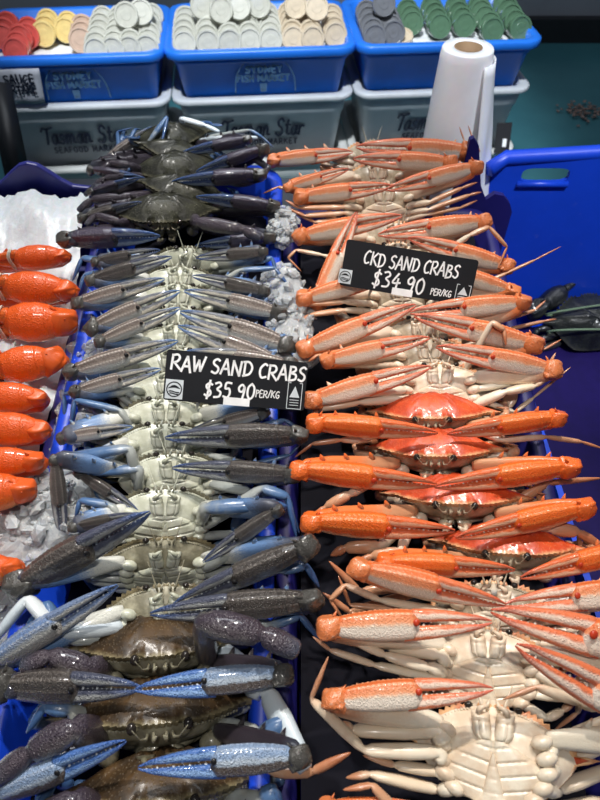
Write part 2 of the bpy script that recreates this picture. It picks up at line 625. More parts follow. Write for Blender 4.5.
def mouth_mb():
    """One outer mouth plate (+X side): broad inner plate with a groove, and a small plate hooked over its top."""
    mb = MB()
    rows, ar = [], []
    for i in range(18):
        t = i / 17
        y = .0085 + .0215 * t
        row, a = [], []
        for j in range(15):
            u = j / 14
            w = .0145 * (1 - .25 * (t - .55) ** 2) - .004 * max(0, .25 - t) * 4
            x = .0009 + .0022 * t * t + u * w
            dome = (1 - abs(2 * u - 1) ** 4) * (1 - abs(2 * t - 1) ** 6)
            g = math.exp(-((u - .64) / .06) ** 2) * (1 if t < .72 else .2) + .8 * math.exp(-((t - .72) / .045) ** 2)
            g = min(1, g)
            row.append((x, y, -.0160 - .0058 * dome + .0015 * g - .004 * (1 - t) * .4))
            a.append((0, 0, max(g * .7, .8 * (abs(2 * u - 1) ** 12))))
        rows.append(row); ar.append(a)
    mb.grid(rows, ar, flip=True)
    mb.tube([(.011, .029, -.019), (.010, .0325, -.0215), (.006, .0345, -.0195), (.003, .0345, -.0175)], [.0026, .0026, .0018, .0007], 8)
    return mb


def eye_mb():
    mb = MB()
    mb.tube([(.0150, .0285, -.0030), (.0180, .0312, -.0022)], [.0016, .0020], 8, mi=1)
    mb.ball((.0195, .0326, -.0018), (.0036, .0031, .0031), 12, 8)
    return mb


def feeler_mb():
    mb = MB()
    mb.tube([(.0085, .031, -.006), (.0095, .036, -.007), (.013, .046, -.004), (.018, .058, .004)], [.0014, .0011, .0005, .0003], 5)
    mb.tube([(.0045, .031, -.006), (.0042, .0355, -.008), (.0025, .039, -.005)], [.0017, .0014, .0006], 6)
    return mb


def claw_mbs(fat=False):
    """Unit claw, wrist at x=0, tips at x=1, upper edge +Z. Returns palm (with fixed finger) and movable finger."""
    palm = MB()
    if fat:
        xa = [0, .02, .06, .14, .26, .40, .52, .60]; aa = [.09, .130, .160, .205, .235, .232, .190, .09]
        xe, fx, H = .60, .56, .8
    else:
        xa = [0, .012, .05, .14, .28, .42, .50, .545]; aa = [.036, .056, .070, .089, .104, .105, .098, .050]
        xe, fx, H = .545, .50, .70
    xs = np.concatenate([np.linspace(0, .06, 6), np.linspace(.07, xe - .02, 62), [xe - .01, xe]])
    sides = 44
    ridges = [PI * .5, PI * .27, PI * .73, PI * .04, PI * .96, -PI * .24, -PI * .76, -PI * .5]
    rows, ar = [], []
    for x in xs:
        a = float(np.interp(x, xa, aa)); b = a * H
        row, at_ = [], []
        for k in range(sides):
            th = 2 * PI * k / sides
            rg = 0
            for i, q in enumerate(ridges):
                d = (th - q + PI) % (2 * PI) - PI
                rg = max(rg, math.exp(-(d / .10) ** 2) * (1.0 if i < 5 else .5))
            if fat:
                rg *= .08
            bead = .5 + .5 * math.sin(x * 2 * PI * (30 if not fat else 10))
            r = 1 + .075 * rg * (.45 + .55 * bead)
            if not fat:
                r *= .95 * (abs(math.cos(th)) ** 3 + abs(math.sin(th)) ** 3) ** (-1 / 3)
            row.append((x, b * math.cos(th) * r, a * math.sin(th) * r + .006))
            at_.append((.5 + .5 * math.sin(th), x * .9, rg * (.35 + .65 * bead) * (1 if .06 < x < xe - .03 else 0)))
        rows.append(row); ar.append(at_)
    palm.grid(rows, ar, True)
    palm.f.append(tuple(range(sides))[::-1]); palm.m.append(0)
    n = len(xs)
    palm.f.append(tuple((n - 1) * sides + k for k in range(sides))); palm.m.append(0)

    def finger(mb, x0, zc, hh, teeth_dir, nteeth, big):
        xs2 = np.linspace(x0, 1, 36)
        rows, ar = [], []
        for x in xs2:
            s = (x - x0) / (1 - x0)
            c, h = zc(s), hh(s)
            row, at_ = [], []
            for k in range(20):
                th = 2 * PI * k / 20
                rg = max(math.exp(-(((th - q + PI) % (2 * PI) - PI) / .2) ** 2) for q in (PI * .15, PI * .85, -PI * .15, -PI * .85))
                cc, ss = math.cos(th), math.sin(th)
                q = (abs(cc) ** 2.6 + abs(ss) ** 2.6) ** (-1 / 2.6)
                row.append((x, h * .78 * cc * q * (1 - .10 * rg), c + h * ss * q * .97))
                at_.append((.5 + .5 * math.sin(th), .60 + .40 * s, 0))
            rows.append(row); ar.append(at_)
        mb.grid(rows, ar, True)
        mb.f.append(tuple(range(20))[::-1]); mb.m.append(0)
        mb.f.append(tuple(35 * 20 + k for k in range(20))); mb.m.append(0)
        for i in range(nteeth):
            s = .16 + .74 * i / (nteeth - 1)
            x = x0 + s * (1 - x0)
            z0 = zc(s) + teeth_dir * hh(s) * .8
            h = big * (1.15 if i % 3 == 1 else .72) * (1 - .55 * s)
            mb.tube([(x, 0, z0), (x + .004, 0, z0 + teeth_dir * h * .6), (x + .003, 0, z0 + teeth_dir * h)], [h * .62, h * .4, h * .08], 7, up=(0, 1, 0), mi=1)

    if fat:
        finger(palm, .48, lambda s: -.09 + .10 * s ** 1.6, lambda s: .095 * (1 - s) ** .75 + .010, 1, 7, .045)
    else:
        finger(palm, .45, lambda s: -.055 + .036 * s ** 1.7 + .012 * max(0, s - .85) / .15, lambda s: .046 * (1 - s ** 1.9) + .005, 1, 13, .021)
        for s in (-1, 1):
            palm.ball((.522, s * .068, .030), (.021, .012, .024), 12, 8, mi=2)
    mov = MB()
    if fat:
        finger(mov, .55, lambda s: .10 - .06 * s ** 1.5, lambda s: .085 * (1 - s) ** .7 + .010, -1, 6, .04)
    else:
        finger(mov, .505, lambda s: .062 - .042 * s ** 1.7 - .012 * max(0, s - .85) / .15, lambda s: .040 * (1 - s ** 1.9) + .005, -1, 12, .019)
    return palm, mov


def wrist_mb():
    """Unit knuckle about 1 across: blocky, ridged, bumpy, with two spines."""
    mb = MB()
    rnd = random.Random(9)
    rows, ar = [], []
    pw = lambda c: math.copysign(abs(c) ** .62, c)
    for i in range(19):
        ph = PI * i / 18
        row, a = [], []
        for j in range(28):
            th = 2 * PI * j / 28
            k = 1 + .05 * math.cos(6 * th) * math.sin(ph) + .035 * rnd.uniform(-1, 1) + .10 * math.sin(2.3 * th + 3.1 * math.cos(ph)) * math.sin(ph) - .12 * math.exp(-((math.cos(ph) - .35) / .16) ** 2) * (1 if math.sin(th) < .3 else .2)
            x = .56 * pw(math.cos(ph)) * k
            sl = 1 - .22 * (x + .5)
            row.append((x, .40 * pw(math.sin(ph)) * pw(math.cos(th)) * k * (1.15 - .3 * abs(x)), .50 * pw(math.sin(ph)) * pw(math.sin(th)) * k * (1.05 + .25 * x)))
            a.append((.5 + .5 * math.sin(th), .8, .3))
        rows.append(row); ar.append(a)
    mb.grid(rows, ar, True)
    mb.tube([(.25, .05, .44), (.36, .07, .60), (.44, .08, .72)], [.09, .05, .01], 8)
    mb.tube([(-.1, .36, .30), (-.12, .48, .38)], [.07, .01], 8)
    return mb


def arm_mb():
    """Unit upper arm along X: prism-like, swelling outwards, spines along the front edge."""
    mb = MB()
    rows, ar = [], []
    xs = np.linspace(0, 1, 30)
    for x in xs:
        a = float(np.interp(x, [0, .05, .3, .7, .93, 1], [.06, .085, .120, .145, .125, .07]))
        row, at_ = [], []
        for k in range(18):
            th = 2 * PI * k / 18
            tri = 1 + .12 * math.cos(3 * th + .5)
            row.append((x, a * .8 * math.cos(th) * tri, a * math.sin(th) * tri))
            at_.append((.5 + .5 * math.sin(th), x, 0))
        rows.append(row); ar.append(at_)
    mb.grid(rows, ar, True)
    mb.f.append(tuple(range(18))[::-1]); mb.m.append(0)
    mb.f.append(tuple(29 * 18 + k for k in range(18))); mb.m.append(0)
    for i, x in enumerate((.3, .55, .78)):
        mb.tube([(x, 0, .10), (x + .03, 0, .17), (x + .05, 0, .215)], [.035, .02, .003], 7, up=(0, 1, 0))
    return mb


def leg_mb(P, r0, rnd, paddle=False):
    """Walking leg through joint points P: each segment swells and pinches at the joints, last one a spike."""
    mb = MB()
    pts, rad = [], []
    n = len(P) - 1
    for i in range(n):
        a, b = Vector(P[i]), Vector(P[i + 1])
        r = r0 * (1 - .17 * i)
        last = i == n - 1 and not paddle
        for k, (t, q) in enumerate(((.03, .62), (.12, .92), (.4, 1.08), (.7, .98), (.9, .86), (.97, .6))):
            if last:
                q = (.55, .8, .85, .6, .3, .06)[k]
            pts.append(a.lerp(b, t)); rad.append(r * q)
    mb.tube(pts, rad, 10, squash=.72)
    return mb


def paddle_mb():
    mb = MB()
    mb.ball((.5, 0, 0), (.55, .30, .07), 20, 10, (.5, .75, 0))
    return mb


ME = {}
ME['carapace'] = carapace_mb().mesh('carapace', [M['c_shell']])
ME['face'] = underside_mb().mesh('underside', [M['c_face']])
ME['breast'] = breast_mb().mesh('breastplate', [M['c_belly']])
ME['abdomen'] = abdomen_mb().mesh('abdomen_flap', [M['c_belly']])
ME['mouth'] = mouth_mb().mesh('mouth_plate', [M['c_belly']])
ME['eye'] = eye_mb().mesh('eye', [M['eye'], M['c_belly']])
ME['feeler'] = feeler_mb().mesh('feeler', [M['c_leg']])
_p, _m = claw_mbs(False)
ME['palm'] = _p.mesh('claw', [M['c_claw_pale'], M['tooth_c'], M['c_dot']])
ME['mov'] = _m.mesh('movable_finger', [M['c_claw_pale'], M['tooth_c']])
_p, _m = claw_mbs(True)
ME['fatpalm'] = _p.mesh('mud_claw', [M['m_claw'], M['tooth_c']])
ME['fatmov'] = _m.mesh('mud_finger', [M['m_claw'], M['tooth_c']])
ME['wrist'] = wrist_mb().mesh('wrist', [M['c_arm']])
ME['arm'] = arm_mb().mesh('upper_arm', [M['c_arm']])
ME['paddle'] = paddle_mb().mesh('paddle', [M['c_leg']])
MIRROR = Matrix.Scale(-1, 4, (1, 0, 0))

LOOK = {
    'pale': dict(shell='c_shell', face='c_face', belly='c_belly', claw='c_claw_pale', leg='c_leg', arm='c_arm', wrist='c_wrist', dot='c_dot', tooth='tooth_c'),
    'belly': dict(shell='c_shell', face='c_belly', belly='c_belly', claw='c_claw_pale', leg='c_leg_pale', arm='c_leg_pale', wrist='c_wrist', dot='c_dot', tooth='tooth_c'),
    'red': dict(shell='c_shell', face='c_face', belly='c_belly', claw='c_claw_red', leg='c_leg', arm='c_arm_red', wrist='c_wrist_red', dot='c_dot', tooth='tooth_c'),
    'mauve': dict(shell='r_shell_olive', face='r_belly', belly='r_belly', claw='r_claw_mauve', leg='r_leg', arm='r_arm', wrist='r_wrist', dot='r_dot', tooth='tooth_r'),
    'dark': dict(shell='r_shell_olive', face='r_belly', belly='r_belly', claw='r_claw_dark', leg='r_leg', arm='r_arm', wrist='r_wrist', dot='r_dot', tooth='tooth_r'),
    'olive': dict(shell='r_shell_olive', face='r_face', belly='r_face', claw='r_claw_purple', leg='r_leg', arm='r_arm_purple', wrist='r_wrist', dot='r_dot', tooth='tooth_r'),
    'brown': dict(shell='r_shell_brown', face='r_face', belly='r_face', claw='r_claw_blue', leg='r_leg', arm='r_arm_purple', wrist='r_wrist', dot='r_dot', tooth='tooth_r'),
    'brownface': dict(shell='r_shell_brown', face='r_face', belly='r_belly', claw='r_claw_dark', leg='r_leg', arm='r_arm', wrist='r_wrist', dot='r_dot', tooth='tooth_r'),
}


def axis_matrix(p, x, z, s):
    x = x.normalized()
    z = (z - x * z.dot(x)).normalized()
    y = z.cross(x)
    m = Matrix((x, y, z)).transposed().to_4x4()
    return Matrix.Translation(p) @ m @ Matrix.Scale(s, 4)


def add_claw(root, inv, base, tip, rho, look, shoulder, fat=False, thick=1.0, elbow=None):
    """A claw from wrist to finger tips, with its knuckle and the upper arm back to the shoulder (all points in world space)."""
    X = tip - base
    L = X.length
    v, w = view_frame((base + tip) / 2)
    e = v.cross(X).normalized()
    if e.dot(w) < 0:
        e = -e
    vp = (v - X.normalized() * v.dot(X.normalized())).normalized()
    z = e * math.cos(rho) + vp * math.sin(rho)
    cm = axis_matrix(base, X, z, L) @ Matrix.Diagonal((1, thick * (1 if fat else .93), thick * (1 if fat else .93), 1))
    o = link('claw', ME['fatpalm' if fat else 'palm'], root, inv @ cm)
    override(o, [M[look['claw']], M[look['tooth']], M[look['dot']]])
    f = link('movable_finger', ME['fatmov' if fat else 'mov'], o)
    override(f, [M[look['claw']], M[look['tooth']]])
    el = base - X.normalized() * L * .02 if elbow is None else elbow
    k = L * (.145 if not fat else .27) * thick
    wp = base - X.normalized() * k * (.12 if not fat else -.08) if elbow is None else (base + el) / 2
    wd = X if elbow is None else (base - el)
    jr = random.Random(int(base.x * 9e4 + base.y * 7e4))
    wm = axis_matrix(wp, wd, z, k * jr.uniform(.95, 1.15)) @ Matrix.Rotation(jr.uniform(-.6, .6), 4, 'X') @ Matrix.Rotation(jr.uniform(-.35, .35), 4, 'Y') @ Matrix.Rotation(jr.uniform(-.35, .35), 4, 'Z')
    wr = link('wrist', ME['wrist'], o, cm.inverted() @ wm)
    override(wr, [M[look['wrist']]])
    A = wp - shoulder
    if A.length > .02:
        am = axis_matrix(shoulder, A, z, A.length) @ Matrix.Diagonal((1, min(1.4, (.088 if not fat else .105) / A.length), min(1.4, (.088 if not fat else .105) / A.length), 1))
        a = link('upper_arm', ME['arm'], o, cm.inverted() @ am)
        override(a, [M[look['arm']]])
    return o


def make_crab(name, cat, group, label, look, px, py, phi, L=None, R=None, roll=0, scale=1.0, dd=0.0, off=.034, rho=None,
              legs=None, hide=(), thickL=1.0, thickR=1.0, armL=None, armR=None, clawL=None, clawR=None, seed=0, legscale=1.0, off2=None):
    lk = dict(LOOK[look])
    rnd = random.Random(seed * 77 + int(px * 3 + py))
    d = depth_at(py) + dd
    P = at(px, py, d)
    v, w = view_frame(P)
    ph = math.radians(phi)
    fwd = w * math.cos(ph) - v * math.sin(ph)
    dors = -(v * math.cos(ph) + w * math.sin(ph))
    Rm = Matrix.Rotation(math.radians(roll), 3, v)
    fwd, dors = Rm @ fwd, Rm @ dors
    xa = fwd.cross(dors)
    rot = Matrix((xa, fwd, dors)).transposed()
    loc = P - rot @ Vector((0, .030, -.008)) * scale
    root = empty(name, loc, rot)
    tag(root, label, cat, group)
    zs = 1.35 if phi < -75 else 1.0
    S = Matrix.Diagonal((scale, scale, scale * zs, 1))
    inv = root.matrix_basis.inverted()

    def part(nm, key, mats, m=None):
        o = link(nm, ME[key], root, S @ (m if m is not None else Matrix()))
        override(o, [M[x] for x in mats])
        return o
    part('carapace', 'carapace', [lk['shell']])
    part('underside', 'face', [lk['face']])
    part('breastplate', 'breast', [lk['belly']])
    part('abdomen_flap', 'abdomen', [lk['belly']])
    for mm in (Matrix(), MIRROR):
        part('mouth_plate', 'mouth', [lk['belly']], mm)
        part('eye', 'eye', ['eye', lk['belly']], mm)
        part('feeler', 'feeler', [lk['face']], mm)
    # claws: image-left claw sits on local +X
    rho_ = rho if rho is not None else (math.radians(14) if phi > -75 else math.radians(38))
    for sgn, spec, thick, cm_, am_ in ((1, L, thickL, clawL, armL), (-1, R, thickR, clawR, armR)):
        if spec is None:
            continue
        lk2 = dict(lk)
        if cm_: lk2['claw'] = cm_
        if am_: lk2['arm'] = am_
        bx, by, tx, ty = spec[:4]
        o1 = spec[4] if len(spec) > 4 else off
        o2 = spec[5] if len(spec) > 5 else (off2 if off2 is not None else off)
        rr = math.radians(spec[6]) if len(spec) > 6 and spec[6] is not None else rho_
        el = None
        if len(spec) > 8:
            el = at(spec[7], spec[8], d - o1)
        base, tip = at(bx, by, d - o1), at(tx, ty, d - o2)
        sh = loc + rot @ Vector((sgn * .040, .017, -.015)) * scale
        add_claw(root, inv, base, tip, rr, lk2, sh, thick=thick, elbow=el)
    # legs
    legs = legs or {}
    for sgn, side in ((1, 'L'), (-1, 'R')):
        for i in range(4):
            key = side + str(i)
            if key in hide:
                continue
            cox = Vector((sgn * (.039, .0395, .036, .029)[i], (.003, -.0075, -.0175, -.0265)[i], -.0175))
            mat = lk['leg']
            r = .0062
            if key in legs:
                sp = legs[key]
                pts = [cox * scale]
                opts = sp[1] if isinstance(sp, tuple) else {}
                pix = sp[0] if isinstance(sp, tuple) else sp
                opts = opts if isinstance(sp, tuple) else {}
                lo = opts.get('off', .02)
                r = opts.get('r', r)
                mat = opts.get('mat', mat)
                for q in pix:
                    pts.append(inv @ at(q[0], q[1], d - (q[2] if len(q) > 2 else lo)))
                o = leg_mb(pts, r, rnd, opts.get('blunt', False)).build('leg' if i < 3 else 'swimming_leg', M[mat], root)
                continue
            jit = lambda a: rnd.uniform(-a, a)
            y0 = cox.y
            if i < 3:
                pts = [cox, Vector((sgn * (.074 + jit(.006)), y0 + .006 - .004 * i + jit(.004), -.012 + jit(.004))),
                       Vector((sgn * (.088 + jit(.006)), y0 + .010 + jit(.006), -.006 + jit(.004))),
                       Vector((sgn * (.080 + jit(.010)), y0 - .014 - .004 * i + jit(.010), .002 + jit(.006))),
                       Vector((sgn * (.062 + jit(.012)), y0 - .032 + jit(.010), .006 + jit(.006)))]
                pts = [cox] + [cox + (p - cox) * legscale for p in pts[1:]]
                leg_mb([p * scale for p in pts], r * scale, rnd).build('leg', M[mat], root)
            else:
                pts = [cox, Vector((sgn * .052, -.036 + jit(.004), -.010)), Vector((sgn * .066, -.034 + jit(.004), -.006)), Vector((sgn * .076, -.024 + jit(.005), -.002))]
                g = leg_mb([p * scale for p in pts], r * scale, rnd, True).build('swimming_leg', M[mat], root)
                a, b = pts[-1], pts[-1] + Vector((sgn * .010, .022 + jit(.006), .004))
                pm = axis_matrix(a * scale, b - a, Vector((sgn * .3, jit(.3), 1)), .026 * scale)
                p_ = link('paddle', ME['paddle'], g, pm)
                override(p_, [M[mat]])
    return root


# ------------------------------------------------------------------ setting
def structure(name, mb, mat, smooth=False):
    o = mb.build(name, mat, None, smooth)
    tag(o, kind='structure')
    return o


m = NT('teal_floor')
n1, n2 = m.noise(1.6, 6), m.noise(40, 4)
m.color(m.mix(m.rng(n1, .3, .7), (0.030, 0.125, 0.160), (0.050, 0.180, 0.215)))
m.set(Roughness=0.28)
m.bump(n2, .1, .002)
M['teal'] = m.mat
M['wallgrey'] = plain('wall_grey', (0.26, 0.28, 0.32), 0.45, var=.1, scale=2)
M['black'] = plain('black_rubber', (0.012, 0.013, 0.016), 0.5)
M['mat'] = plain('added_dark_sheet', (0.004, 0.004, 0.010), 0.7, spec=.15)  # near-black colour standing in for the shade between the crabs
M['tub_navy'] = plain('tub_floor_navy', (0.009, 0.004, 0.07), 0.6, spec=.2)  # for the added sheet that makes the tub floor dark
M['steel'] = plain('counter_steel', (0.10, 0.11, 0.13), 0.35, metal=0.6)

b = MB(); b.box((0, 1.9, -.02), (7, 6.2, .04)); structure('floor', b, M['teal'])
b = MB(); b.box((0, 3.29, 1.5), (7, .06, 3.0)); structure('wall_back', b, M['wallgrey'])
b = MB(); b.box((0, 3.235, .05), (7, .05, .10)); structure('baseboard_back', b, M['black'])
m_top = 0.22
b = MB(); b.box((0, .40, m_top - .03), (1.9, 1.22, .06))
for sx in (-.88, .88):
    for sy in (-.15, .95):
        b.box((sx, sy, .095), (.05, .05, .19))
b.box((-.10, 1.035, .36), (.84, .17, .31))
counter = b.build('counter', M['steel'], None, False)
tag(counter, 'dark steel serving counter under the blue crab crates', 'counter')

# plastics
def plastic(name, c, rough=.38, scuff=.12):
    m = NT(name)
    n, n2 = m.noise(7, 5), m.noise(60, 5)
    base = m.mix(m.rng(n, .3, .7), tuple(x * .86 for x in c), c)
    m.color(m.mix(m.rng(n2, .60, .78, 0, scuff), base, tuple(min(1, x * .7 + .22) for x in c)))
    m.set(Roughness=rough)
    m.bump(n2, .06, .001)
    return m.mat


M['blue'] = plastic('blue_plastic', (0.014, 0.17, 0.74))
M['blue_crate'] = plastic('blue_crate_plastic', (0.007, 0.058, 0.62))
M['navy'] = plastic('navy_plastic', (0.010, 0.008, 0.13), .55, .02)
M['violet'] = plastic('violet_blue_plastic', (0.030, 0.034, 0.24), .4, .04)
M['greytub'] = plastic('grey_plastic', (0.58, 0.62, 0.66), .45, .1)
M['whitetub'] = plastic('white_plastic', (0.66, 0.68, 0.66), .45, .1)
M['ink'] = plain('navy_ink', (0.010, 0.014, 0.03), .5)
M['faded_yellow'] = plain('faded_yellow_ink', (0.06, 0.14, 0.26), .5, scale=90, var=.4)
M['paper'] = plain('paper_tag', (0.40, 0.42, 0.48), .7)
M['bagwhite'] = plain('bag_roll_white', (0.84, 0.83, 0.85), .32, var=.05, scale=12, bump=.25, Coat_Weight=.3, Subsurface_Weight=.12)
M['card'] = plain('card_core', (0.24, 0.15, 0.08), .8)


def rrect(w, d, r, n=5):
    pts = []
    for cx, cy, a0 in ((w / 2 - r, d / 2 - r, 0), (-w / 2 + r, d / 2 - r, 90), (-w / 2 + r, -d / 2 + r, 180), (w / 2 - r, -d / 2 + r, 270)):
        for k in range(n + 1):
            a = math.radians(a0 + 90 * k / n)
            pts.append((cx + r * math.cos(a), cy + r * math.sin(a)))
    return pts


def tub_mb(w, d, h, taper=.03, wall=.008, lip=.016, liph=.014, r=.035, ribs=True):
    """Open tapered tub, base centre at the origin, walls flaring upwards, turned-over rim."""
    mb = MB()
    prof = [(0, 0)]
    L = []
    def ring(inset, z, rr=r):
        L.append([(x, y, z) for x, y in rrect(w - 2 * inset, d - 2 * inset, max(.006, rr - inset * .5))])
    ring(taper + .01, 0); ring(taper, .006)
    if ribs:
        ring(taper * .30, h * .72); ring(taper * .30 - .004, h * .73)
        ring(taper * .16 - .004, h * .86)
    ring(taper * .10, h - liph - .004)
    ring(-lip * .8, h - liph); ring(-lip, h - liph + .003); ring(-lip, h - .003); ring(-lip + .003, h)
    ring(wall * .6, h); ring(wall, h - .003); ring(taper + wall, wall + .006); ring(taper + wall + .012, wall)
    mb.grid(L, None, True)
    n = len(L[0])
    mb.f.append(tuple(range(n))[::-1]); mb.m.append(0)
    k = (len(L) - 1) * n
    mb.f.append(tuple(k + i for i in range(n))); mb.m.append(0)
    return mb


# ------------------------------------------------------------------ handwriting
G = {
    'R': (.75, [[(.05, 0), (.08, 1)], [(.05, .95), (.45, 1), (.62, .78), (.45, .52), (.10, .45)], [(.25, .45), (.72, 0)]]),
    'A': (.78, [[(0, 0), (.36, 1), (.42, 1), (.72, 0)], [(.14, .36), (.62, .40)]]),
    'W': (1.0, [[(.02, 1), (.20, 0)], [(.20, 0), (.46, .75)], [(.46, .75), (.64, .02)], [(.64, .02), (.96, 1)]]),
    'S': (.66, [[(.58, .90), (.40, 1.0), (.14, .86), (.16, .64), (.48, .44), (.54, .20), (.34, 0), (.04, .10)]]),
    'N': (.84, [[(.06, 0), (.10, 1)], [(.10, 1), (.66, 0)], [(.66, 0), (.74, 1)]]),
    'D': (.80, [[(.12, 0), (.12, 1)], [(0, .98), (.45, .96), (.72, .58), (.55, .14), (.04, 0)]]),
    'C': (.70, [[(.62, .92), (.42, 1), (.12, .70), (.08, .32), (.26, .02), (.60, .10)]]),
    'K': (.74, [[(.08, 0), (.10, 1)], [(.64, .98), (.12, .46)], [(.22, .52), (.68, .02)]]),
    'B': (.72, [[(.08, 0), (.10, 1)], [(.06, 1), (.46, .96), (.52, .72), (.14, .54)], [(.14, .54), (.58, .42), (.56, .10), (.06, 0)]]),
    '$': (.66, [[(.56, .84), (.36, .92), (.14, .78), (.20, .58), (.46, .42), (.50, .20), (.30, .06), (.06, .16)], [(.38, 1.1), (.26, -.1)]]),
    '3': (.64, [[(.08, .92), (.36, 1.0), (.50, .80), (.24, .56), (.52, .36), (.44, .08), (.06, .02)]]),
    '4': (.66, [[(.40, 1), (.06, .40), (.62, .44)], [(.44, .68), (.38, -.08)]]),
    '5': (.64, [[(.56, 1), (.18, .97), (.14, .60), (.42, .62), (.52, .32), (.36, .04), (.04, .06)]]),
    '9': (.62, [[(.50, .82), (.32, 1), (.08, .80), (.14, .56), (.38, .56), (.52, .86), (.50, .50), (.40, 0)]]),
    '0': (.68, [[(.36, 1), (.10, .74), (.10, .26), (.32, 0), (.56, .24), (.58, .74), (.36, 1)]]),
    '.': (.30, [[(.10, .02), (.16, .04)]]),
    'P': (.62, [[(.08, 0), (.10, 1)], [(.04, .98), (.44, .96), (.52, .70), (.12, .48)]]),
    'E': (.62, [[(.54, 1), (.10, 1), (.08, 0), (.54, 0)], [(.10, .52), (.44, .54)]]),
    '/': (.46, [[(.04, -.05), (.40, 1.05)]]),
    'G': (.74, [[(.62, .90), (.36, 1), (.10, .66), (.12, .22), (.40, 0), (.62, .16), (.62, .44), (.38, .44)]]),
    'F': (.60, [[(.08, 0), (.08, 1), (.54, 1)], [(.08, .54), (.44, .54)]]),
    'O': (.74, [[(.36, 1), (.10, .80), (.10, .20), (.36, 0), (.62, .20), (.62, .80), (.36, 1)]]),
    'M': (.92, [[(.08, 0), (.08, 1)], [(.08, 1), (.44, .3)], [(.44, .3), (.80, 1)], [(.80, 1), (.80, 0)]]),
    'T': (.70, [[(.02, 1), (.66, 1)], [(.34, 1), (.34, 0)]]),
    'Y': (.70, [[(.04, 1), (.34, .5)], [(.64, 1), (.34, .5), (.34, 0)]]),
    'I': (.28, [[(.12, 0), (.12, 1)]]),
    'H': (.74, [[(.08, 0), (.08, 1)], [(.64, 0), (.64, 1)], [(.08, .5), (.64, .5)]]),
    'U': (.72, [[(.08, 1), (.08, .25), (.34, 0), (.60, .25), (.60, 1)]]),
    'L': (.56, [[(.08, 1), (.08, 0), (.50, .02)]]),
    # joined script
    'sT': (.62, [[(-.06, .80), (.10, .98), (.42, .92), (.86, 1.02)], [(.44, .92), (.32, .0)]]),
    'sS': (.72, [[(.66, .84), (.46, 1.04), (.20, .88), (.24, .62), (.52, .42), (.54, .12), (.28, -.04), (.02, .14)]]),
    'sa': (.56, [[(.46, .50), (.28, .58), (.08, .38), (.10, .06), (.30, .02), (.46, .28), (.46, .56)], [(.46, .56), (.44, .10), (.62, .06)]]),
    'ss': (.44, [[(.40, .48), (.24, .58), (.08, .46), (.20, .30), (.36, .16), (.22, .0), (.02, .08)]]),
    'sm': (.86, [[(.06, .56), (.06, 0)], [(.06, .34), (.24, .58), (.34, .42), (.34, 0)], [(.34, .34), (.54, .58), (.64, .42), (.64, .08), (.86, .08)]]),
    'sn': (.58, [[(.06, .56), (.06, 0)], [(.06, .34), (.26, .58), (.38, .42), (.38, .08), (.58, .08)]]),
    'st': (.44, [[(.22, .92), (.18, .12), (.44, .06)], [(.04, .62), (.42, .64)]]),
    'sr': (.44, [[(.06, .56), (.06, 0)], [(.06, .34), (.22, .56), (.42, .52)]]),
    ' ': (.34, []),
}


def smooth_line(p, n=6):
    if len(p) < 3:
        return p
    out = []
    for i in range(len(p) - 1):
        p0, p1, p2, p3 = p[max(0, i - 1)], p[i], p[i + 1], p[min(len(p) - 1, i + 2)]
        for k in range(n):
            t = k / n
            out.append(tuple(.5 * (2 * p1[a] + (p2[a] - p0[a]) * t + (2 * p0[a] - 5 * p1[a] + 4 * p2[a] - p3[a]) * t * t + (3 * p1[a] - p0[a] - 3 * p2[a] + p3[a]) * t ** 3) for a in (0, 1)))
    out.append(p[-1])
    return out


def write(mb, glyphs, x0, y0, width, cap, weight, fn, jitter=0, seed=1, gap=.10, slant=0.0, squareness=1):
    """Brush strokes for a run of glyphs; fn maps flat (x, y) to a point on the surface. width is the run's length."""
    rnd = random.Random(seed)
    tot = sum(G[g][0] + gap for g in glyphs) - gap
    sx = width / tot
    x = 0
    for g in glyphs:
        w, S = G[g]
        jy, jr = rnd.uniform(-jitter, jitter), rnd.uniform(-jitter, jitter)
        for s in S:
            q = smooth_line(s)
            pts = [(x0 + (x + px_) * sx + slant * py_ * cap, y0 + (py_ + jy + jr * (px_ - .3)) * cap) for px_, py_ in q]
            # flat ribbon, a hair proud of the surface
            n = len(pts)
            Lr, Rr, Lb, Rb = [], [], [], []
            for i, p in enumerate(pts):
                a, c = pts[max(0, i - 1)], pts[min(n - 1, i + 1)]
                tx, ty = c[0] - a[0], c[1] - a[1]
                ll = math.hypot(tx, ty) or 1
                k = weight * .5
                if i == 0: p = (p[0] - tx / ll * k * .7, p[1] - ty / ll * k * .7)
                if i == n - 1: p = (p[0] + tx / ll * k * .7, p[1] + ty / ll * k * .7)
                Lr.append(fn(p[0] - ty / ll * k, p[1] + tx / ll * k)); Rr.append(fn(p[0] + ty / ll * k, p[1] - tx / ll * k))
            mb.grid([Lr, Rr])
        x += w + gap
    return mb


